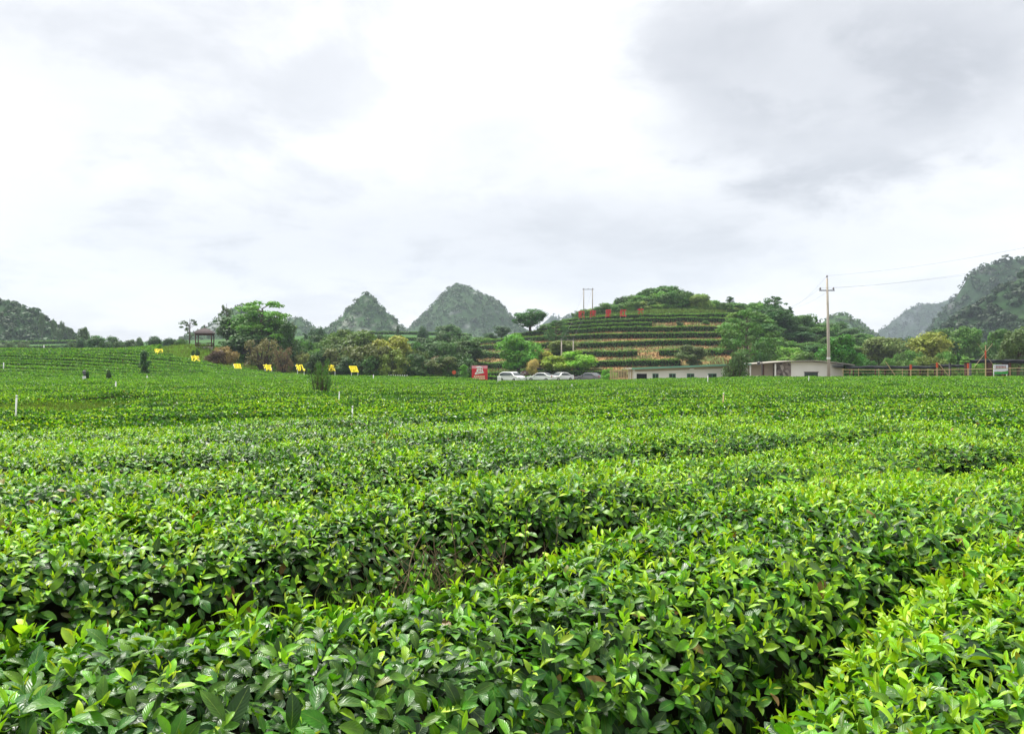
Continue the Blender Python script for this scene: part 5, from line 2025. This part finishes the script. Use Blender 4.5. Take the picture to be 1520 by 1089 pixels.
sg = thing('notice_board', 'white and green notice board in the shelter at far right', 'sign', (X(1485.5, 80), 80.0, float(G(X(1485.5, 80), 80))))
z0, z1, zm = Z(555, 80) - sg.location.z, Z(541, 80) - sg.location.z, Z(550.5, 80) - sg.location.z
w = X(1496, 80) - X(1475, 80)
bd = MB().box(-w / 2, w / 2, -0.04, 0.04, z0, z1).build('board', M_SIGNW, sg)
hill_p = [(-w / 2 + .01, z0 + .01), (w / 2 - .01, z0 + .01), (w / 2 - .01, zm + 0.06), (w * .3, zm - 0.02), (0, zm - .10), (-w * .25, zm - .03), (-w / 2 + .01, zm - .12)]
MB().prism(hill_p, -0.052, -0.042).build('green_picture', M_SIGNG, bd)
for i, (zz, m) in enumerate(((0.80, M_STEEL), (0.62, M_ORANGE), (0.50, M_STEEL))):
    q = MB()
    for k in range(7):
        x_ = -w * 0.36 + k * w * 0.105
        zz_ = zm + (z1 - zm) * zz
        q.box(x_, x_ + w * 0.075, -0.052, -0.042, zz_ - 0.035, zz_ + 0.035)
    q.build('text_line', m, bd)
for sx in (-w / 2 + 0.06, w / 2 - 0.06):
    MB().tube([(sx, 0.08, -0.2), (sx, 0.08, z1)], 0.04, 6).build('leg', M_WHITEP, sg)

tp = thing('thin_pole', 'thin red and green striped pole with crossed guy ropes at far right', 'pole', (X(1463, 76), 76.0, float(G(X(1463, 76), 76))))
zt = Z(512, 76) - tp.location.z
MB().tube([(0, 0, -0.3), (0, 0, zt)], [0.06, 0.045], 8).build('shaft', M_BAMBOO, tp)
MB().tube([(0, 0, Z(532, 76) - tp.location.z), (0, 0, Z(520, 76) - tp.location.z)], 0.064, 8).build('red_band', M_ORANGE, tp)
for a, b in (((1452, 510), (1476, 545)), ((1474, 510), (1445, 545))):
    MB().tube([(X(a[0], 76) - tp.location.x, 0.08, Z(a[1], 76) - tp.location.z), (X(b[0], 76) - tp.location.x, -0.1, Z(b[1], 76) - tp.location.z)], 0.015, 5).build('guy_rope', M_BAMBOO, tp)

# ------------------------------------------------------------------ billboard, orange sign, white markers
d = 116.0
bb = thing('billboard', 'square red billboard with white lettering, left of the parked cars', 'billboard', (X(712, d), d, float(G(X(712, d), d))), R(-4))
z0, z1 = Z(563.5, d) - bb.location.z, Z(542.5, d) - bb.location.z
w = X(724, d) - X(700.5, d)
pn = MB().box(-w / 2, w / 2, -0.06, 0.06, z0, z1).build('panel', M_RED, bb)
hh = z1 - z0
MB().box(-w / 2 + .01, w / 2 - .01, -0.072, -0.062, z1 - hh * 0.2, z1 - .01).build('pink_band', M_PINK, pn)
st = MB()
# broad brush strokes of the large white mark
for pts_ in (((-.24, .86), (.0, .93), (.16, .84)), ((.02, .95), (.04, .62)), ((-.2, .66), (.02, .72), (.2, .66)), ((-.08, .9), (-.14, .58), (-.26, .46)), ((.16, .86), (.2, .6), (.1, .5)), ((-.3, .40), (.0, .46), (.28, .52)), ((-.16, .56), (.12, .56))):
    st.tube([(a * w, -0.075, z0 + b * hh) for a, b in pts_], [0.085] * len(pts_), 6)
st.build('white_lettering', M_WHITEP, pn)
cr = MB()
for i, (a0, a1, b) in enumerate(((-.36, .34, .24), (-.46, .36, .10))):
    for k in range(6):
        x_ = w * (a0 + (a1 - a0) * k / 6)
        cr.box(x_, x_ + w * (a1 - a0) / 6 * 0.8, -0.074, -0.062, z0 + hh * (b - .045), z0 + hh * (b + .045))
cr.build('cream_lettering', M_CREAM, pn)
for sx in (-w / 2 + .2, w / 2 - .2):
    MB().box(sx - .06, sx + .06, 0.061, 0.18, -0.3, z1 - .2).build('leg', M_STEEL, bb)

d = 118.0
og = thing('round_sign', 'small round orange red sign on a thin post left of the conical shrub', 'sign', (X(674, d), d, float(G(X(674, d), d))))
z_ = Z(552.5, d) - og.location.z
MB().tube([(0, -0.03, z_), (0, 0.03, z_)], 0.30, 16).build('disc', M_ORANGE, og)
MB().tube([(0, 0.06, -0.2), (0, 0.06, z_)], 0.04, 6).build('post', M_STEEL, og)


def post(px, ytop, ybase, d, r, label, mat=M_WHITEP):
    r = r * 0.75
    x = X(px, d)
    zg = float(G(x, d))
    root = thing('marker_post', label, 'post', (x, d, zg), 0, 'white posts in the tea field')
    zt = Z(ytop, d) - zg
    MB().tube([(0, 0, -0.2), (0.01, 0, zt * .6), (0.03, 0, zt)], r, 10).build('pipe', mat, root, True)
    MB().tube([(0.03, 0, zt - 0.02), (0.03, 0, zt + 0.02)], r * 1.06, 10).build('cap', M_WHITEP, root, True)


post(22, 588, 612, 13.5, 0.017, 'white post at the far left edge among the grassy weeds')
post(520.5, 604, 621, 12.4, 0.013, 'tall white post nearest the middle of the tea field')
post(171, 567, 576, 33, 0.035, 'short white post on the lower part of the left slope')
post(502, 582, 588, 20, 0.016, 'small white peg between the sapling and the tall white post')
post(1072, 584, 598, 18, 0.016, 'slim yellowish post in the right half of the tea field', M_BAMBOO)
post(848, 571, 578, 34, 0.035, 'small white peg in the tea field below the saloon cars')
post(1050, 557, 567, 40, 0.02, 'slim pale post standing before the windows of the long building')
post(1200, 558, 563, 48, 0.016, 'tiny pale peg near the foot of the tall power pole')
post(344, 561, 566, 72, 0.06, 'tiny white peg below the third yellow character')
post(554, 556, 560, 90, 0.06, 'tiny white peg right of the last yellow character')
post(218, 557, 562, 70, 0.05, 'tiny white peg in the left slope below the dark upright shrub')
post(65, 512, 517, 150, 0.12, 'tiny white peg high on the left slope near its skyline')
post(5, 538, 543, 85, 0.07, 'tiny white peg at the left edge half way up the slope')
d = 58.0
tr_ = thing('insect_trap', 'dark headed insect trap on a pole with a white box, on the left slope', 'insect trap', (X(125, d), d, float(G(X(125, d), d))))
z_ = tr_.location.z
MB().tube([(0, 0, -0.2), (0, 0, Z(550, d) - z_)], 0.035, 8).build('pole', M_STEEL, tr_)
MB().box(-0.085, 0.085, -0.085, 0.085, Z(563.5, d) - z_, Z(558, d) - z_).build('white_box', M_WHITEP, tr_)
MB().tube([(0, 0, Z(556, d) - z_), (0, 0, Z(551, d) - z_), (0, 0, Z(549, d) - z_)], [0.10, 0.12, 0.03], 10).build('lamp_head', M_STEEL, tr_)
for i in range(9):
    px = 577 + i * 3.4
    d = 118.0 + (i % 2) * 0.4
    o = MB().tube([(0, 0, -0.1), (0, 0, 0.62), (0, 0, 0.72)], [0.06, 0.06, 0.03], 8).build('white_bollard', M_WHITEP)
    o.location = (X(px, d), d, Z(560, d) - 0.32)
    tag(o, 'tiny white bollard in the row at the foot of the olive thicket', 'bollard', 'white bollards')
pl = [MB(), MB()]

# ------------------------------------------------------------------ cars


def car(style, mat, label, px, ybase, d, yaw):
    x = X(px, d)
    z = float(G(x, d))
    root = thing('parked_car', label, 'car', (x, d, z), yaw, 'parked cars')
    if style == 'van':
        L, Wd, low, prof, gl = 4.5, 1.8, 0.95, None, None
        body = [(-2.2, .32), (2.2, .32), (2.25, .7), (2.05, .95), (1.35, 1.08), (.75, 1.52), (.3, 1.66), (-1.5, 1.66), (-2.1, 1.45), (-2.25, .9)]
        side = [(1.12, 1.10), (.62, 1.48), (-1.35, 1.55), (-1.95, 1.38), (-2.0, 1.05)]
        wind = ((1.36, 1.10), (.79, 1.50))
        rear = ((-2.13, 1.40), (-2.24, 1.0))
    else:
        body = [(-2.25, .32), (2.2, .32), (2.28, .62), (2.1, .82), (1.1, .95), (.45, 1.40), (-.1, 1.48), (-.9, 1.44), (-1.65, 1.05), (-2.2, 1.0), (-2.3, .7)]
        side = [(.92, .96), (.38, 1.34), (-.1, 1.40), (-.85, 1.36), (-1.45, 1.03)]
        wind = ((1.08, .98), (.48, 1.38))
        rear = ((-.95, 1.41), (-1.62, 1.07))
    hw = 0.89

    def inset(zz):
        return hw if zz < 0.95 else hw - (zz - 0.95) * 0.32
    n = len(body)
    b = MB()
    v = [(px_, -inset(pz), pz) for px_, pz in body] + [(px_, inset(pz), pz) for px_, pz in body]
    b.add(v, [tuple(range(n)), tuple(range(2 * n - 1, n - 1, -1))] + [(i, i + n, (i + 1) % n + n, (i + 1) % n) for i in range(n)])
    bo = b.build('body', mat, root)
    bv = bo.modifiers.new('bevel', 'BEVEL')
    bv.width = 0.06
    bv.segments = 2
    for sgn in (-1, 1):
        m = len(side)
        v = [(a, sgn * (inset(c) + 0.004), c) for a, c in side] + [(a, sgn * (inset(c) - 0.02), c) for a, c in side]
        f = [tuple(range(m)), tuple(range(2 * m - 1, m - 1, -1))] + [(i, i + m, (i + 1) % m + m, (i + 1) % m) for i in range(m)]
        MB().add(v, f).build('side_window', M_GLASS, root)
        for wx in (-1.38, 1.38):
            w = MB().tube([(wx, sgn * 0.70, .32), (wx, sgn * 0.92, .32)], .32, 18).build('wheel', M_TYRE, root)
            MB().tube([(wx, sgn * 0.90, .32), (wx, sgn * 0.935, .32)], .20, 14).build('rim', M_RIM, w)
        MB().box(2.08, 2.285, sgn * .60 - .2, sgn * .60 + .2, .66, .80).build('headlight', M_LAMP, root)
        MB().box(-2.31, -2.15, sgn * .68 - .14, sgn * .68 + .14, .78, .98).build('tail_light', M_TAIL, root)
        MB().box(.72, .92, sgn * .98 - .09, sgn * .98 + .09, .98, 1.12).build('mirror', mat, root)
    for nm, (p, q) in (('windscreen', wind), ('rear_window', rear)):
        ox = 0.03 if nm == 'windscreen' else -0.03
        v = []
        for a, c in (p, q):
            for s in (-1, 1):
                v.append((a + ox * .6, s * (inset(c) - .12), c + .022))
        v2 = [(a - ox * 1.2, y_, c - .03) for a, y_, c in v]
        MB().add(v + v2, [(0, 1, 3, 2), (4, 6, 7, 5), (0, 4, 5, 1), (2, 3, 7, 6), (0, 2, 6, 4), (1, 5, 7, 3)]).build(nm, M_GLASS, root)
    MB().box(2.27, 2.30, -.26, .26, .42, .54).build('number_plate', M_SIGNW, root)
    MB().box(-2.22, 2.22, -.86, .86, .2, .33).build('underside', M_TYRE, root)
    return root


car('van', M_CARW, 'white people carrier facing right, nearest to the red billboard', 760, 565.5, 126, R(-48))
car('van', M_CARR, 'maroon grey car half hidden behind the left white saloon', 792, 562.5, 139, R(215))
car('saloon', M_CARW, 'white saloon car in front of the maroon grey car', 803.5, 566.5, 128, R(148))
car('saloon', M_CARW, 'white saloon car right of the other saloon, facing left', 832, 566.5, 129, R(222))
car('saloon', M_CARG, 'dark grey car parked under the lime green tree', 875, 566.0, 128, R(140))
for px in (739.5, 742.5):
    o = MB().tube([(0, 0, -0.3), (0, 0, 0.5), (0, 0, 0.56)], [0.13, 0.13, 0.06], 10).build('white_bollard', M_WHITEP)
    o.location = (X(px, 114), 114.0, Z(563, 114) - 0.1)
    tag(o, 'small white bollard just left of the white people carrier', 'bollard', 'bollards by the cars')

# ------------------------------------------------------------------ haze
m = bpy.data.materials.new('haze_air')
m.use_nodes = True
nt = m.node_tree
nt.nodes.remove(nt.nodes['Principled BSDF'])
pvn = nt.nodes.new('ShaderNodeVolumePrincipled')
pvn.inputs['Color'].default_value = (0.74, 0.85, 1.0, 1)
pvn.inputs['Density'].default_value = 0.00025
pvn.inputs['Anisotropy'].default_value = 0.0
nt.links.new(pvn.outputs[0], nt.nodes['Material Output'].inputs['Volume'])
hz = MB().box(-1650, 1650, -320, 1760, -5, 210).build('haze', m)
tag(hz, 'pale haze in the air', 'haze', kind='stuff')
